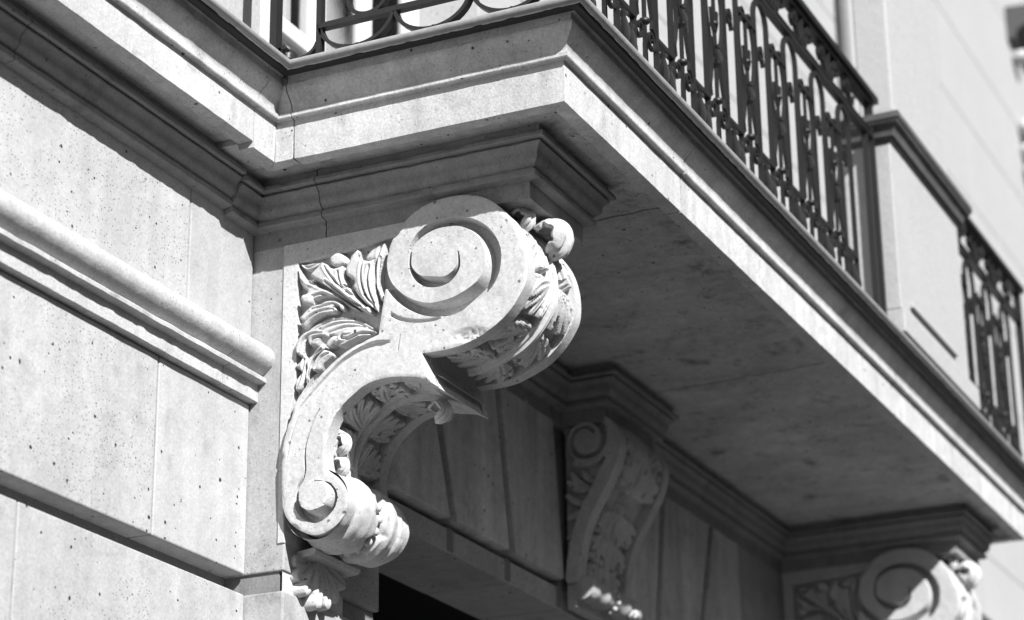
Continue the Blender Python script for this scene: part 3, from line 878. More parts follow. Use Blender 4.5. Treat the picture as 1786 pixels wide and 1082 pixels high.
def acanthus(s0, s1, xc, half, n, toward, seed, spread=0.9, fw=0.011, fan=0.26):
    """leaf laid along s from root s0 to tip s1, centred on xc: paired fingered lobes and a ribbed midrib"""
    r = random.Random(seed)
    F = []
    sg = 1 if s1 > s0 else -1
    L = abs(s1 - s0)
    for k in range(n):
        t = (k + 0.35) / n
        sr = s0 + sg * L * t
        reach = half * (0.98 - 0.25 * max(0, t - 0.6))
        for side in (-1, 1):
            for q in range(5):
                ang = (q - 1.6) * fan
                a = math.radians(58) - ang
                ln = reach * (1.05 - 0.13 * abs(q - 1.6)) / max(0.55, math.sin(math.radians(58)))
                ex = side * min(half * 1.0, 0.004 + ln * math.sin(a))
                es = sg * ln * math.cos(a) * spread
                jx, js = r.uniform(-0.004, 0.004), r.uniform(-0.006, 0.006)
                F.append((sr, xc + side * 0.006, sr + es * 0.30 + js, xc + ex * 0.62, sr + es + js, xc + ex + jx, fw * r.uniform(0.8, 1.15), r.uniform(0.72, 1.0)))
    for dx, hh in ((-0.018, 0.85), (0.0, 1.1), (0.018, 0.85)):
        F.append((s0, xc + dx * 1.6, (s0 + s1) / 2, xc + dx * 1.1, s1, xc + dx * 0.4, 0.0085, hh))
    return F


def drill(P, H, holes):
    for (s, x, r) in holes:
        d = np.hypot(P[:, 0] - s, P[:, 1] - x)
        H = np.where(d < r, np.minimum(H, 0.02), H)
    return H


vc = v2[k0:]
vn = curve_normals(vc)
if np.dot(vn[len(vn) // 2], vc[len(vc) // 2] - ctr) < 0:
    vn = -vn
XS = np.linspace(CX0 + RIM - 0.002, CX1 - RIM + 0.010, 92)
xc = 0.5 * (XS[0] + XS[-1])
vl = np.linalg.norm(np.diff(vc, axis=0), axis=1).sum()
vcd = catmull(vc[::2], 0.0042)
vnd = curve_normals(vcd)
if np.dot(vnd[len(vnd) // 2], vcd[len(vcd) // 2] - ctr) < 0:
    vnd = -vnd
FV = acanthus(0.03, vl - 0.04, xc, 0.130, 5, 1, 21, fw=0.0150, fan=0.25)
rr = random.Random(4)
HV = [(rr.uniform(0.08, vl - 0.1), xc + rr.choice((-1, 1)) * rr.uniform(0.035, 0.12), rr.uniform(0.004, 0.008)) for _ in range(26)]


def vh(P):
    H = fingers_height(P, FV, vein=0.35)
    H = drill(P, H, HV)
    swell = 0.031 + 0.012 * np.cos((P[:, 1] - xc) / 0.14 * math.pi / 2)
    return H * swell + 0.0008


loft('leaf_front', vcd, vnd, XS, vh, M_CARVE, con, 28)

acd = catmull(arc2[::2], 0.0042)
acn = curve_normals(acd)
if acn[len(acd) // 3][1] > 0:
    acn = -acn
al = np.linalg.norm(np.diff(acd, axis=0), axis=1).sum()
FA = acanthus(al - 0.02, 0.05, xc, 0.124, 4, -1, 33, fw=0.0165, fan=0.25)
HA = [(rr.uniform(0.08, al - 0.06), xc + rr.choice((-1, 1)) * rr.uniform(0.04, 0.12), rr.uniform(0.005, 0.009)) for _ in range(14)]


def ah(P):
    H = drill(P, fingers_height(P, FA, vein=0.30), HA)
    return H * (0.034 + 0.010 * np.cos((P[:, 1] - xc) / 0.14 * math.pi / 2)) + 0.0008


loft('leaf_under', acd, acn, XS, ah, M_CARVE, con, 28)


# side leaf in the sunk triangle between scroll and pier
panel = np.array([(-0.149, -0.230), (-0.22, -0.2275), (-0.297, -0.224), (-0.38, -0.216), (-0.475, -0.206), (-0.455, -0.277), (-0.455, -0.347), (-0.45, -0.403), (-0.44, -0.444), (-0.432, -0.512), (-0.395, -0.520), (-0.308, -0.548), (-0.241, -0.592), (-0.193, -0.637), (-0.160, -0.672), (-0.130, -0.735), (-0.1235, -0.705), (-0.142, -0.628), (-0.149, -0.544), (-0.148, -0.476), (-0.148, -0.337)])
panel = np.vstack([np.linspace(panel[i], panel[(i + 1) % len(panel)], max(2, int(np.linalg.norm(panel[(i + 1) % len(panel)] - panel[i]) / 0.006)), endpoint=False) for i in range(len(panel))])


def closed(poly, step=0.003):
    p = np.array(poly, float)
    q = np.vstack([p[-2:], p, p[:2]])
    c = catmull(q, step)
    # keep only the middle loop
    d0 = np.argmin(np.linalg.norm(c[:len(c) // 2] - p[0], axis=1))
    d1 = len(c) // 2 + np.argmin(np.linalg.norm(c[len(c) // 2:] - p[0], axis=1))
    return c[d0:d1]


BL = [(h, closed(p), [catmull(v, 0.005) for v in vs]) for h, p, vs in BLADES]


def panel_h(P):
    H = np.zeros(len(P))
    for h, poly, veins in BL:
        ins = np.where(in_poly(P, poly))[0]
        if not len(ins):
            continue
        Q = P[ins]
        d, _ = dist_line(Q, np.vstack([poly, poly[:1]]))
        e = h * (np.clip(d / 0.0022, 0, 1) * 0.70 + 0.30 * np.sqrt(np.clip(1 - (1 - np.clip(d / 0.013, 0, 1)) ** 2, 0, 1)))
        for v in veins:
            dv, sv = dist_line(Q, v)
            fade = 1 - 0.5 * sv / len(v)
            e -= 0.24 * h * fade * np.exp(-(dv / 0.0023) ** 2)
            e += 0.05 * h * np.exp(-((dv - 0.007) / 0.003) ** 2)
        H[ins] = np.maximum(H[ins], np.maximum(e, 0.02))
    # drilled eyes between the lobes
    for y, z, r in ((-0.312, -0.333, 0.008), (-0.299, -0.408, 0.008), (-0.222, -0.586, 0.007), (-0.262, -0.512, 0.007), (-0.163, -0.625, 0.006), (-0.374, -0.37, 0.004), (-0.345, -0.478, 0.005)):
        d = np.hypot(P[:, 0] - y, P[:, 1] - z)
        H = np.where(d < r, 0.0, H)
    return H * 0.050


relief_plate('leaf_side', panel, 0.030, 0.06, panel_h, M_CARVE, con, sp=0.0027, smooth=30)
# sunk frame round the leaf, flush with the pier
prism('leaf_frame', [(-0.100, -0.1685), (-0.60, -0.1685), (-0.60, -0.195), (-0.475, -0.2065), (-0.38, -0.2165), (-0.297, -0.2245), (-0.1492, -0.2302), (-0.1482, -0.337), (-0.1492, -0.544), (-0.1422, -0.628), (-0.1236, -0.705), (-0.118, -0.74), (-0.115, -0.90), (-0.118, -0.98), (-0.122, -1.05), (-0.100, -1.05)], 'x', -0.002, 0.10, M_CARVE, con, bev=0.0015)


# lower roll: turned baluster wrapped with leaf flaps
RC = np.array((-0.229, -0.958))
def roll_profile(x):
    q = (x - 0.0) / (CX1)
    pts = [(0.0, 0.100), (0.040, 0.100), (0.052, 0.088), (0.060, 0.088), (0.075, 0.100), (0.110, 0.109), (0.150, 0.110), (0.172, 0.106), (0.186, 0.082), (0.213, 0.082), (0.226, 0.104), (0.255, 0.110), (0.290, 0.106), (0.300, 0.092), (0.306, 0.092), (0.318, 0.103), (0.345, 0.100), (0.363, 0.090)]
    return np.interp(x - CX0, [p[0] for p in pts], [p[1] for p in pts])


nth, nx = 150, 110
XX = np.linspace(CX0 + 0.010, CX1, nx)
VV, FF = [], []
for i in range(nth + 1):
    th = 2 * math.pi * i / nth
    for x in XX:
        r = roll_profile(x)
        q = x - CX0
        # leaf flaps: scalloped edge against the bead groove, ribs along the wrap
        rib = 0.0011 * math.sin(q * 150 + 1.4 * math.sin(th * 2)) * (1 if q > 0.05 else 0)
        tooth = abs(math.sin(th * 4.0 + (1.2 if q > 0.2 else 0)))
        if 0.145 < q < 0.19:
            r -= 0.020 * max(0, (q - 0.145) / 0.045 - 0.75 * tooth)
        if 0.21 < q < 0.25:
            r -= 0.020 * max(0, 1 - (q - 0.21) / 0.04 - 0.75 * tooth) * 0.9
        r += rib + 0.002 * mnoise.noise(Vector((x * 30, math.cos(th) * 4, math.sin(th) * 4)))
        VV.append((x, RC[0] + r * math.cos(th), RC[1] + r * math.sin(th)))
for i in range(nth):
    for j in range(nx - 1):
        a = i * nx + j
        FF.append((a, a + 1, a + nx + 1, a + nx))
ro = mobj('roll', VV, FF, M_CARVE, con, 40)


def bead(name, c, r, mat, parent, sq=(1, 1, 1), seg=14):
    bm = bmesh.new()
    bmesh.ops.create_icosphere(bm, subdivisions=2, radius=r)
    for v in bm.verts:
        v.co = Vector((v.co.x * sq[0], v.co.y * sq[1], v.co.z * sq[2])) + Vector(c)
    return bobj(name, bm, mat, parent, 60)


for k in range(9):
    th = math.radians(120 + k * 22)
    bead('bead', (CX0 + 0.199, RC[0] + 0.090 * math.cos(th), RC[1] + 0.090 * math.sin(th)), 0.0135, M_CARVE, ro)


def curl(name, c, rad, axis_tilt, seed, parent, mat, lobes=5, stretch=(1.15, 1.0, 0.85)):
    """curled leaf tip: a lobed, drooping knob with drilled holes"""
    bm = bmesh.new()
    bmesh.ops.create_icosphere(bm, subdivisions=5, radius=1.0)
    r = random.Random(seed)
    holes = [Vector((r.uniform(-1, 1), r.uniform(-1, -0.1), r.uniform(-0.6, 0.9))).normalized() for _ in range(2)]
    for v in bm.verts:
        d = v.co.normalized()
        th = math.atan2(d.x, -d.y)
        f = 1 + 0.08 * abs(math.sin(th * lobes / 2 + 0.4 + seed)) ** 0.7 + 0.12 * mnoise.noise(d * 2.3 + Vector((seed, 0, 0)))
        f *= 1 - 0.20 * max(0, -d.z)
        gq = abs(math.sin(th * lobes / 2 + seed))
        f -= 0.15 * math.exp(-(gq / 0.20) ** 2) * (1 - abs(d.z) ** 3)
        for hq in holes:
            a = d.angle(hq)
            if a < 0.16:
                f -= 0.26 * min(1.0, 1.6 * (1 - a / 0.16))
        # scalloped lower lip
        if d.z < -0.25:
            f *= 1 + 0.045 * math.sin(th * 7 + seed)
        p = Vector((d.x * stretch[0], d.y * stretch[1], d.z * stretch[2])) * f * rad
        p.rotate(Matrix.Rotation(axis_tilt, 3, 'X'))
        v.co = p + Vector(c)
    return bobj(name, bm, mat, parent, 50)


def hook_leaf(name, c, R, hwid, a0, a1, seed, parent, mat, nl=4):
    """leaf tip rolled over on itself: lobed edge, veins, a hollow under the lip"""
    nu, nv = 34, 44
    bm = bmesh.new()
    rows = []
    r = random.Random(seed)
    ph = r.uniform(0, 6)
    for i in range(nv + 1):
        v_ = i / nv
        row = []
        wv = hwid * (0.62 + 0.55 * math.sin(math.pi * min(1, 0.18 + 0.74 * v_))) * (1 - 0.10 * v_)
        wv += hwid * 0.17 * abs(math.sin(math.pi * nl * v_ + 0.5)) ** 0.6
        if v_ > 0.93:
            wv *= 1 - 6 * (v_ - 0.93)
        for j in range(nu + 1):
            u = 2 * j / nu - 1
            th = math.radians(a0 + (a1 - a0) * v_)
            rad = R * (1 - 0.30 * max(0, v_ - 0.55)) * (1 - 0.42 * abs(u) ** 2.2)
            rad += R * (0.11 * math.exp(-(u / 0.13) ** 2) - 0.10 * math.exp(-((abs(u) - 0.42 - 0.15 * math.sin(6 * v_ + ph)) / 0.10) ** 2))
            rad += R * 0.05 * math.sin(math.pi * nl * 2 * v_ + 2.5 * abs(u)) * abs(u)
            row.append(bm.verts.new((c[0] + wv * u, c[1] + rad * math.cos(th), c[2] + rad * math.sin(th))))
        rows.append(row)
    for r0, r1 in zip(rows, rows[1:]):
        for j in range(nu):
            bm.faces.new((r0[j], r0[j + 1], r1[j + 1], r1[j]))
    bmesh.ops.recalc_face_normals(bm, faces=bm.faces)
    bmesh.ops.solidify(bm, geom=list(bm.faces), thickness=R * 0.22)
    bmesh.ops.recalc_face_normals(bm, faces=bm.faces)
    return bobj(name, bm, mat, parent, 50)


hook_leaf('leaf_tip', (0.158, -0.868, -0.240), 0.062, 0.050, 40, 285, 3, con, M_CARVE)
hook_leaf('leaf_tip', (0.085, -0.812, -0.195), 0.040, 0.030, 40, 270, 8, con, M_CARVE, 3)
hook_leaf('leaf_tip', (0.155, -0.522, -0.690), 0.034, 0.034, 20, 300, 5, con, M_CARVE, 3)
hook_leaf('leaf_tip', (0.055, -0.262, -0.775), 0.034, 0.020, 60, 300, 6, con, M_CARVE, 3)
hook_leaf('leaf_tip', (0.060, -0.258, -0.838), 0.030, 0.020, 60, 300, 12, con, M_CARVE, 3)

# pendant leaf under the lower roll, on the front of the pier
fil = prism('fillet', [(-0.119, -1.056), (-0.172, -1.050), (-0.180, -1.058), (-0.172, -1.070), (-0.119, -1.076)], 'x', 0.075, 0.335, M_CARVE, con, bev=0.003)
PN = []
for (x0, z0, x1, z1, x2, z2, wd, hh) in ((0.16, -1.065, 0.10, -1.085, 0.060, -1.090, 0.022, 0.35), (0.16, -1.07, 0.10, -1.115, 0.065, -1.128, 0.022, 0.45), (0.16, -1.07, 0.12, -1.13, 0.085, -1.165, 0.024, 0.8),
                                        (0.165, -1.07, 0.15, -1.14, 0.135, -1.190, 0.028, 1.0), (0.17, -1.07, 0.19, -1.14, 0.190, -1.180, 0.026, 0.95), (0.175, -1.07, 0.23, -1.12, 0.245, -1.150, 0.024, 0.85), (0.175, -1.065, 0.25, -1.085, 0.290, -1.105, 0.022, 0.75)):
    PN.append((x0, z0, x1, z1, x2, z2, wd, hh))
gx, gz = np.linspace(0.006, 0.345, 96), np.linspace(-1.06, -1.215, 46)
PP = np.array([(x, z) for z in gz for x in gx])
ph = fingers_height(PP, PN, vein=0.45) * 0.044
VV = np.stack([PP[:, 0], YV + 0.006 - ph - np.where(ph > 0, 0.004, 0), PP[:, 1]], 1)
FF = [(j * 96 + i, j * 96 + i + 1, (j + 1) * 96 + i + 1, (j + 1) * 96 + i) for j in range(45) for i in range(95)]
mobj('leaf_pendant', VV, FF, M_CARVE, con, 40)

con2 = copy_tree(con)
con2.location.x += XR
con2.location.y -= 0.025
con2['label'] = 'far scroll console, half in shade, at the bottom right of the picture'

# ------------------------------------------------------------------ keystone console
key = thing('scroll_console', 'narrow shaded scroll console in the middle of the flat arch', 'console', (XK + KW / 2, YV, -0.5), 'carved consoles under the balcony')
KF = catmull([(-0.15, -0.122), (-0.207, -0.126), (-0.257, -0.138), (-0.302, -0.165), (-0.332, -0.207), (-0.342, -0.257), (-0.325, -0.327), (-0.292, -0.390), (-0.258, -0.445), (-0.228, -0.495), (-0.207, -0.545), (-0.190, -0.600), (-0.178, -0.660), (-0.172, -0.715)], 0.006)
kout = np.vstack([KF, [(-0.165, -0.735), (-0.118, -0.735), (-0.118, -0.5), (-0.118, -0.3), (-0.118, -0.122)]])
kout = np.vstack([np.linspace(kout[i], kout[(i + 1) % len(kout)], max(1, int(np.linalg.norm(kout[(i + 1) % len(kout)] - kout[i]) / 0.008)), endpoint=False) for i in range(len(kout))])
KC = np.array((-0.206, -0.226))
ths = np.linspace(0, 2 * math.pi * 1.55, 60)
kspi = np.stack([KC[0] + (0.040 + 0.0055 * ths) * np.cos(-ths + 2.6), KC[1] + (0.040 + 0.0055 * ths) * np.sin(-ths + 2.6), 0.0055 + 0.0013 * ths], 1)
kspi = kspi[kspi[:, 0] < -0.12]
KPF = [(-0.235, -0.40, -0.17, -0.42, -0.135, -0.37, 0.014, 0.9), (-0.235, -0.41, -0.18, -0.40, -0.15, -0.345, 0.014, 0.9), (-0.22, -0.45, -0.16, -0.46, -0.13, -0.42, 0.013, 0.9), (-0.21, -0.47, -0.165, -0.49, -0.135, -0.50, 0.014, 0.9), (-0.20, -0.50, -0.165, -0.54, -0.13, -0.57, 0.012, 0.8), (-0.24, -0.38, -0.20, -0.37, -0.19, -0.34, 0.012, 0.8), (-0.185, -0.53, -0.155, -0.60, -0.13, -0.64, 0.010, 0.7)]


def key_h(P):
    d, _ = dist_line(P, KF)
    rc = np.hypot(P[:, 0] - KC[0], P[:, 1] - KC[1])
    band = (d < 0.052) | (rc < 0.100)
    h = np.where(band, 0.034, fingers_height(P, KPF) * 0.030)
    a, _, _ = channel(P, kspi, 0.030)
    return np.where(band, h + a, h)


relief_plate('cheek', kout, XK + 0.036, XK + 0.06, key_h, M_KEY, key, sp=0.0052, smooth=35)
prism('cheek', kout[::2].tolist(), 'x', XK + KW - 0.055, XK + KW - 0.005, M_KEY, key)
kin = KF - curve_normals(KF) * 0.040
if kin[len(kin) // 2][0] < KF[len(KF) // 2][0]:
    kin = KF + curve_normals(KF) * 0.040
prism('core', kin.tolist() + [(-0.118, -0.735), (-0.118, -0.122)], 'x', XK + 0.058, XK + KW - 0.053, M_KEY, key)
KX = np.linspace(XK + 0.0585, XK + KW - 0.0545, 64)
kn = curve_normals(kin)
if kn[len(kin) // 2][0] > 0:
    kn = -kn
kl = np.linalg.norm(np.diff(kin, axis=0), axis=1).sum()
kxc = XK + KW / 2
FK = acanthus(0.36, 0.03, kxc, 0.145, 3, -1, 51, fw=0.0185, fan=0.24) + acanthus(0.38, kl - 0.01, kxc, 0.130, 3, 1, 52, fw=0.0160, fan=0.22)


HK = [(rr.uniform(0.05, kl - 0.03), kxc + rr.choice((-1, 1)) * rr.uniform(0.03, 0.15), rr.uniform(0.006, 0.010)) for _ in range(24)]


def kh(P):
    return drill(P, fingers_height(P, FK, vein=0.3), HK) * 0.050 + 0.0008


loft('leaf_front', kin, kn, KX, kh, M_KEY, key, 38)
VV, FF = [], []
nx, nth = 60, 40
for i in range(nth + 1):
    th = 2 * math.pi * i / nth
    for j in range(nx):
        q = j / (nx - 1)
        r = 0.040 + 0.008 * math.sin(q * math.pi * 5) ** 2 - 0.012 * math.exp(-((q - 0.5) / 0.06) ** 2)
        if j in (0, nx - 1):
            r = 0.0
        VV.append((XK + 0.01 + q * (KW + 0.0), -0.178 + r * math.cos(th), -0.752 + r * math.sin(th)))
for i in range(nth):
    for j in range(nx - 1):
        a = i * nx + j
        FF.append((a, a + 1, a + nx + 1, a + nx))
kr = mobj('roll', VV, FF, M_KEY, key, 40)
for k in range(5):
    th = math.radians(130 + k * 34)
    bead('bead', (kxc + 0.01, -0.178 + 0.040 * math.cos(th), -0.752 + 0.040 * math.sin(th)), 0.011, M_KEY, kr)
curl('leaf_tip', (XK + KW - 0.07, -0.20, -0.775), 0.030, 0.2, 4, key, M_KEY, 4)
prism('drop_block', [(-0.118, -0.735), (-0.165, -0.735), (-0.150, -0.818), (-0.118, -0.822)], 'x', XK + 0.02, XK + KW - 0.02, M_KEY, key, bev=0.004)
#MARK-RAIL

# ------------------------------------------------------------------ upper storey
up = thing('upper_wall', 'sunlit upper storey wall behind the balcony railing', 'wall', (3.0, 0.0, 0.26))
ZU = [0.262, 0.93, 1.54, 2.15, 2.76, 3.37, 3.98, 4.6, 5.4, 7.0]
for r, (za, zb_) in enumerate(zip(ZU, ZU[1:])):
    spans = [(-4.4, 0.0, [-2.6 + 0.5 * (r % 2), -1.2 + 0.4 * (r % 2)]), (1.50, 14.0, [2.6 + 0.5 * (r % 2), 3.9, 5.0 + 0.45 * (r % 2), 7.0, 8.4 + 0.5 * (r % 2), 10.0])]
    if za >= 2.7:
        spans = [(-4.4, 14.0, [-2.6 + 0.5 * (r % 2), -1.2, 0.2 + 0.4 * (r % 2), 1.5, 2.6 + 0.5 * (r % 2), 3.9, 5.0 + 0.45 * (r % 2), 7.0, 8.4 + 0.5 * (r % 2), 10.0])]
    for a, b, js in spans:
        course(za + 0.002, zb_ - 0.002, js, a, b, 0.0, up, M_FAR, 0.004, 'ashlar_block', 0.33)
rbox('wall_backing', 1.52, 14.0, 0.04, 0.36, 0.26, 7.0, M_MORTAR, up, 0)
rbox('window_jamb', 0.0, 0.05, 0.06, 0.30, 0.262, 2.756, M_FAR, up, 0.006)
win = thing('french_window', 'white framed window with pale curtains behind the side railing', 'window', (0.77, 0.3, 0.26))
rbox('interior', 0.0, 1.6, 0.75, 0.8, 0.26, 2.8, plain('room_wall', 0.30, rough=0.9), win, 0)
for x0, x1 in ((0.05, 0.13), (0.40, 0.46), (0.735, 0.815), (1.08, 1.14), (1.42, 1.50)):
    rbox('window_frame', x0, x1, 0.24, 0.30, 0.262, 2.75, M_FRAME, win, 0.006)
for z0, z1 in ((0.27, 0.40), (0.85, 0.91), (1.5, 1.56), (2.15, 2.21), (2.66, 2.75)):
    rbox('window_frame', 0.13, 1.42, 0.25, 0.29, z0, z1, M_FRAME, win, 0.005)
for x0, x1 in ((0.13, 0.40), (0.46, 0.735), (0.815, 1.08), (1.14, 1.42)):
    rbox('pane', x0, x1, 0.268, 0.272, 0.40, 2.66, M_GLASS, win, 0)
for x0, x1, ph_ in ((0.10, 0.74, 0.0), (0.80, 1.46, 1.3)):
    n = 90
    VV, FF = [], []
    for i in range(n + 1):
        t = i / n
        x = x0 + (x1 - x0) * t
        for k in range(9):
            z = 0.29 + 2.4 * k / 8
            VV.append((x, 0.325 + 0.014 * math.sin(t * 34 + ph_ + 0.5 * math.sin(z * 2)) + 0.012 * math.sin(t * 71), z))
    for i in range(n):
        for k in range(8):
            a = i * 9 + k
            FF.append((a, a + 9, a + 10, a + 1))
    mobj('curtain', VV, FF, M_CURT, win, 60)
pipe = thing('drainpipe', 'grey drainpipe on the far upper wall, above the railing', 'pipe', (6.02, -0.09, 0.3))
def vtube(name, x, y, z0, z1, r, mat, parent):
    bm = bmesh.new()
    bmesh.ops.create_cone(bm, cap_ends=True, segments=20, radius1=r, radius2=r, depth=z1 - z0)
    bmesh.ops.translate(bm, verts=bm.verts, vec=(x, y, (z0 + z1) / 2))
    return bobj(name, bm, mat, parent, 50)
vtube('pipe', 6.02, -0.075, 0.26, 7.0, 0.055, plain('grey_pipe_paint', 0.22, rough=0.5), pipe)
for z in (1.2, 3.0, 4.6):
    vtube('pipe_collar', 6.02, -0.075, z, z + 0.06, 0.068, M_ZINC, pipe)
hood = thing('window_hood', 'moulded window hood, shade put into its dark colour, on small brackets at the far right edge', 'hood', (11.2, 0.0, 5.3))
sweep('hood_moulding', [(-0.01, 5.26), (0.05, 5.26), (0.08, 5.32), (0.16, 5.36), (0.24, 5.42), (0.25, 5.50), (-0.01, 5.52)], (10.35, 0.0), N_F, (12.2, 0.0), N_F, M_CAP, hood, wob=0)  # dark cap stone stands in for the shade on the hood
for z, r in ((5.16, 0.07), (4.58, 0.09), (4.40, 0.08), (4.25, 0.07)):
    curl('bracket_leaf', (10.52, -0.06, z), r, 0.2, int(z * 7) % 9, hood, M_CARVE, 4)

# ------------------------------------------------------------------ pedestal on the balcony
ped = thing('stone_pedestal', 'tall pale stone pedestal and shaft standing between the two front railings', 'pedestal', (3.15, -0.95, 0.26))
PX0, PX1, PY0, PY1 = 2.655, 3.60, -1.170, -0.98
rbox('plinth', PX0 - 0.005, PX1 + 0.10, PY0 - 0.012, PY1 + 0.02, 0.259, 0.352, M_FAR, ped, 0.006)
rbox('die', PX0, PX1, PY0, PY1, 0.354, 1.03, M_FAR, ped, 0.005)
rbox('panel_ledge', 2.77, 3.39, PY0 - 0.016, PY0 + 0.01, 0.392, 0.412, M_FAR, ped, 0.003)
CAP = [(-0.05, 1.028), (0.004, 1.028), (0.010, 1.036), (0.022, 1.046), (0.024, 1.060)] + cyma((0.026, 1.064), (0.050, 1.10), n=8) + [(0.056, 1.104), (0.056, 1.128), (0.050, 1.132), (-0.05, 1.134)]
for a, ma, b, mb in (((PX0, PY1), (-1, 1), (PX0, PY0), (-1, -1)), ((PX0, PY0), (-1, -1), (PX1, PY0), (1, -1)), ((PX1, PY0), (1, -1), (PX1, PY1), (1, 1))):
    sweep('cap', CAP, a, ma, b, mb, M_CAP, ped, wob=0.0008)
rbox('cap_core', PX0 + 0.03, PX1 - 0.03, PY0 + 0.03, PY1, 1.03, 1.132, M_FAR, ped, 0)
rbox('shaft_base', 2.80, 3.62, -1.165, -1.0, 1.134, 1.235, M_FAR, ped, 0.004)
rbox('shaft', 2.82, 3.60, -1.150, -1.01, 1.237, 2.12, M_FAR, ped, 0.010)

# ------------------------------------------------------------------ iron railings
def spiral_pts(c, r0, r1, a0, turns, n=26):
    return [(c[0] + (r0 + (r1 - r0) * t) * math.cos(a0 + turns * 2 * math.pi * t), c[1] + (r0 + (r1 - r0) * t) * math.sin(a0 + turns * 2 * math.pi * t)) for t in np.linspace(0, 1, n)]


def arc_pts(c, rx, rz, a0, a1, n=16):
    return [(c[0] + rx * math.cos(a), c[1] + rz * math.sin(a)) for a in np.linspace(math.radians(a0), math.radians(a1), n)]


class Rail:
    """a railing plane: u runs along the rail, z up"""
    def __init__(self, root, p0, du, nrm):
        self.root, self.p0, self.du, self.n = root, Vector(p0), Vector(du), Vector(nrm)

    def P(self, u, z, d=0.0):
        return self.p0 + self.du * u + Vector((0, 0, z)) + self.n * d

    def bar(self, name, pts, th=0.012, dp=0.020, parent=None, d=0.0):
        bm = strip_bar([self.P(u, z, d) for u, z in pts], th, dp, self.n)
        return finish_bar(name, bm, parent or self.root)

    def knob(self, name, u, z, r, sq=(1, 1, 1), parent=None, d=0.0):
        p = self.P(u, z, d)
        return bead(name, p, r, M_IRON, parent or self.root, sq)


def leaf_bud(rail, u, z, h, parent=None):
    """forged leaf bud clasping a bar"""
    bm = bmesh.new()
    n, m = 14, 10
    vs = []
    for i in range(n + 1):
        t = i / n
        r = 0.006 + 0.016 * math.sin(math.pi * t ** 0.8) * (1 - 0.3 * t) + (0.008 if t > 0.92 else 0)
        row = []
        for j in range(m):
            a = 2 * math.pi * j / m
            f = 1 + 0.25 * math.cos(a * 5)
            row.append(bm.verts.new(rail.P(u + r * f * math.cos(a), z + h * t, r * f * 0.9 * math.sin(a))))
        vs.append(row)
    for r0, r1 in zip(vs, vs[1:]):
        for j in range(m):
            bm.faces.new((r0[j], r0[(j + 1) % m], r1[(j + 1) % m], r1[j]))
    bm.faces.new(vs[0][::-1])
    bm.faces.new(vs[-1])
    return finish_bar('leaf_bud', bm, parent or rail.root)


ZB0, ZF, ZH = 0.286, 1.045, 1.20


def frame_rails(r, u0, u1):
    r.bar('bottom_rail', [(u0, ZB0), (u1, ZB0)], 0.020, 0.026)
    r.bar('frieze_rail', [(u0, ZF), (u1, ZF)], 0.014, 0.028)
    r.bar('frieze_rail', [(u0, ZF + 0.028), (u1, ZF + 0.028)], 0.008, 0.018)
    h = r.bar('handrail', [(u0 - 0.02, ZH + 0.01), (u1 + 0.02, ZH + 0.01)], 0.026, 0.062)
    r.bar('handrail_bead', [(u0, ZH - 0.012), (u1, ZH - 0.012)], 0.014, 0.034, parent=h)


def hoop(r, c, hw_=0.062):
    """pair of bars joined by a round head, tied low down, with buds at the foot"""
    pts = [(c - hw_, ZB0 + 0.008), (c - hw_, 0.93)] + arc_pts((c, 0.955), hw_, 0.072, 180, 0, 14) + [(c + hw_, 0.93), (c + hw_, ZB0 + 0.008)]
    b = r.bar('hoop', pts, 0.012, 0.016)
    r.bar('tie', [(c - hw_, 0.445), (c + hw_, 0.445)], 0.014, 0.020, parent=b)
    leaf_bud(r, c - 0.022, ZB0 + 0.02, 0.115, b)
    leaf_bud(r, c + 0.026, ZB0 + 0.01, 0.105, b)
    sc = r.bar('scroll', spiral_pts((c - 0.022, 0.83), 0.008, 0.030, 0.6, 1.1) + [(c + 0.012, 0.79)], 0.009, 0.013, parent=b)
    return b


def lyre(r, c, hw_=0.088):
    """stem with leaf collars between two facing S scrolls"""
    s = r.bar('stem', [(c, ZB0 + 0.008), (c, 0.90)], 0.010, 0.011)
    for z, rr_ in ((0.47, 0.016), (0.60, 0.014), (0.74, 0.014)):
        r.knob('collar', c, z, rr_, (1.1, 1.1, 0.8), s)
    leaf_bud(r, c, 0.585, 0.075, s)
    for e in (-1, 1):
        body = [(c + e * 0.050, 0.90), (c + e * 0.070, 0.83), (c + e * 0.066, 0.74), (c + e * 0.044, 0.66), (c + e * 0.040, 0.58), (c + e * 0.062, 0.50)]
        body = [tuple(p) for p in catmull(body, 0.012)]
        top = [(x, z) for x, z in spiral_pts((c + e * 0.028, 0.905), 0.006, 0.022, 0.3 if e > 0 else math.pi - 0.3, -1.0 * e, 18)]
        r.bar('scroll', top + body, 0.009, 0.012, parent=s)
        low = [(c + e * 0.062, 0.50)] + [(x, z) for x, z in spiral_pts((c + e * 0.046, 0.43), 0.040, 0.009, 1.3 if e > 0 else math.pi - 1.3, -1.3 * e, 26)]
        r.bar('scroll', low, 0.009, 0.012, parent=s)
        u = arc_pts((c + e * 0.040, 0.355), 0.038, 0.062, 180 if e > 0 else 0, 360 if e > 0 else -180, 16)
        r.bar('scroll', [(c + e * 0.002, 0.40)] + u, 0.009, 0.012, parent=s)
        # short leaves springing from the stem
        r.bar('leaf', [(c, 0.60), (c + e * 0.018, 0.635), (c + e * 0.032, 0.68)], 0.012, 0.012, parent=s)
        r.bar('leaf', [(c, 0.71), (c + e * 0.016, 0.74), (c + e * 0.022, 0.79)], 0.012, 0.012, parent=s)
    return s


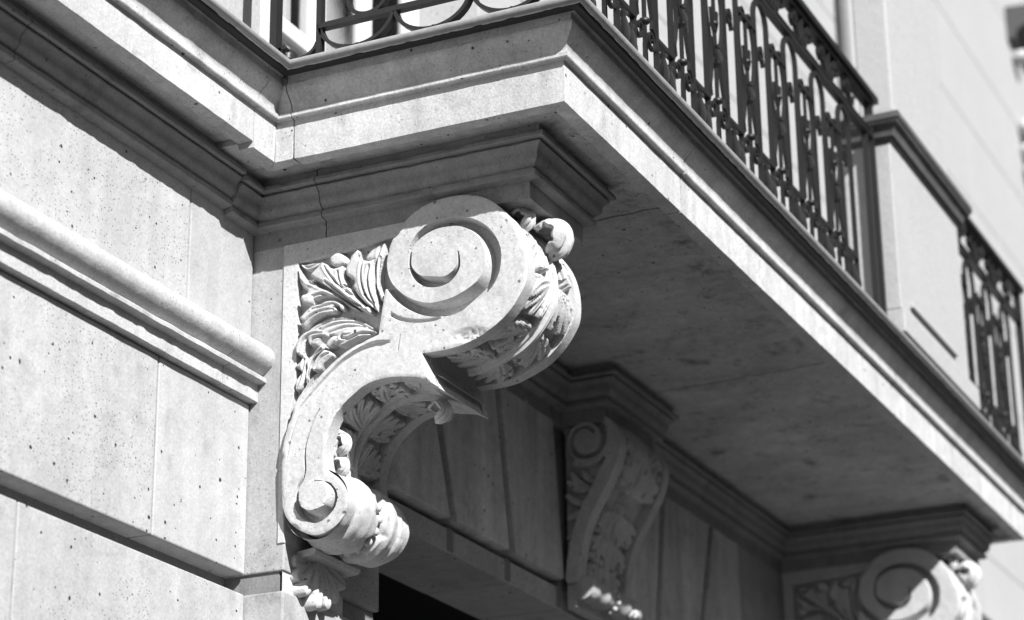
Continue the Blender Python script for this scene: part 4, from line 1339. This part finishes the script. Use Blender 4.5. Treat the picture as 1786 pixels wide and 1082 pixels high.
def frieze(r, c, w_):
    """pair of C scrolls between frieze rail and handrail"""
    for e in (-1, 1):
        p = spiral_pts((c + e * w_ * 0.22, 1.145), 0.006, 0.036, 0.0 if e > 0 else math.pi, 1.25 * e, 26)
        p += [(c + e * w_ * 0.40, 1.075), (c + e * w_ * 0.50, 1.13)]
        r.bar('frieze_scroll', p, 0.009, 0.018)
    r.bar('frieze_bar', [(c - w_ / 2, ZF), (c - w_ / 2, ZH - 0.01)], 0.012, 0.020)


GRP = 'wrought iron railings round the balcony'
YR = -1.105
fr = thing('balcony_railing', 'dark wrought iron railing along the near front of the balcony', 'railing', (1.2, YR, 0.26), GRP)
R1 = Rail(fr, (0, YR, 0), (1, 0, 0), (0, -1, 0))
frame_rails(R1, -0.22, 2.645)
hoops = [0.173 - 0.3 + 0.3 * k for k in range(0, 9)]
for i, c in enumerate(hoops):
    hoop(R1, c)
    frieze(R1, c, 0.30)
for i, c in enumerate([h + 0.15 for h in hoops[:-1]]):
    lyre(R1, c)
    R1.bar('tie', [(c - 0.088, 0.895), (c + 0.088, 0.895)], 0.016, 0.018)
R1.bar('end_post', [(2.625, ZB0), (2.625, ZH)], 0.022, 0.030)
R1.bar('end_bar', [(2.555, ZB0), (2.555, ZF)], 0.014, 0.022)
R1.bar('corner_post', [(-0.215, 0.26), (-0.215, ZH)], 0.028, 0.030)

sr = thing('balcony_railing', 'dark wrought iron railing along the near side of the balcony, top left', 'railing', (-0.205, -0.6, 0.26), GRP)
R2 = Rail(sr, (-0.205, 0, 0), (0, -1, 0), (-1, 0, 0))
frame_rails(R2, 0.15, 1.08)
R2.bar('lower_rail', [(0.325, 0.385), (1.08, 0.385)], 0.016, 0.026)
R2.bar('wall_post', [(0.178, 0.26), (0.178, ZH)], 0.022, 0.034)
R2.bar('upright', [(0.325, ZB0), (0.325, ZF)], 0.016, 0.024)
R2.bar('festoon', spiral_pts((0.212, 0.335), 0.006, 0.018, 0.5, 0.6, 10) + arc_pts((0.258, 0.345), 0.062, 0.048, 180, 350, 14), 0.010, 0.022)
for u in (0.325, 0.565, 0.805):
    f_ = R2.bar('festoon', arc_pts((u + 0.12, 0.392), 0.118, 0.094, 180, 360, 22), 0.011, 0.024)
    R2.knob('rivet', u + 0.12, 0.305, 0.007, parent=f_)
for u in (0.50, 0.74, 0.98):
    R2.bar('ring', arc_pts((u - 0.02, 0.448), 0.062, 0.056, 160, 380, 26), 0.011, 0.022)
    R2.bar('upright', [(u - 0.082, 0.46), (u - 0.082, ZF)], 0.012, 0.020)
    R2.bar('upright', [(u + 0.042, 0.46), (u + 0.042, ZF)], 0.012, 0.020)

br = thing('balcony_railing', 'blurred dark iron railing beyond the stone pedestal at right edge', 'railing', (4.2, YR, 0.26), GRP)
R3 = Rail(br, (0, YR, 0), (1, 0, 0), (0, -1, 0))
frame_rails(R3, 3.61, XE + 0.10)
for i, c in enumerate([3.69 + 0.3 * k for k in range(4)]):
    hoop(R3, c)
    frieze(R3, c, 0.30)
    if i < 3:
        lyre(R3, c + 0.15)
        R3.bar('tie', [(c + 0.062, 0.895), (c + 0.238, 0.895)], 0.016, 0.020)
R3.bar('end_post', [(XE + 0.09, 0.26), (XE + 0.09, ZH)], 0.026, 0.030)

# ------------------------------------------------------------------ unseen houses across the street, added behind the camera to cut low skylight
M_HOUSE = stone('blocker_house_stone', 0.30, pits=0.0, vary=0.0)
M_ROOF = plain('slate_roof', 0.06, rough=0.6)
M_PANE = plain('dark_window_pane', 0.03, rough=0.1)
for hx0, hx1, top, lab in ((-26.0, -9.0, 3.6, 'unseen low stone house across the street, added to block skylight, behind and left of the viewer'), (-9.0, 8.0, 4.2, 'unseen stone house straight across the street, added to block skylight, behind the viewer'), (8.0, 26.0, 3.4, 'unseen low stone house across the street, added to block skylight, behind and right of the viewer')):
    h = thing('sky_blocker_house', lab, 'house', ((hx0 + hx1) / 2, -20.0, GROUND), 'unseen houses added to block skylight')
    rbox('wall', hx0 + 0.02, hx1 - 0.02, -27.0, -15.0, GROUND, top, M_HOUSE, h, 0)
    prism('roof', [(-27.4, top), (-14.6, top), (-17.0, top + 0.9), (-21.0, top + 1.3), (-25.0, top + 0.9)], 'x', hx0, hx1, M_ROOF, h)
    x = hx0 + 1.6
    while x < hx1 - 2.0:
        for z0 in (GROUND + 0.9, GROUND + 4.6):
            wd = rbox('window', x, x + 1.3, -15.03, -14.94, z0, z0 + 2.2, M_FRAME, h, 0)
            rbox('pane', x + 0.1, x + 1.2, -14.945, -14.93, z0 + 0.1, z0 + 2.1, M_PANE, wd, 0)
        x += 3.0
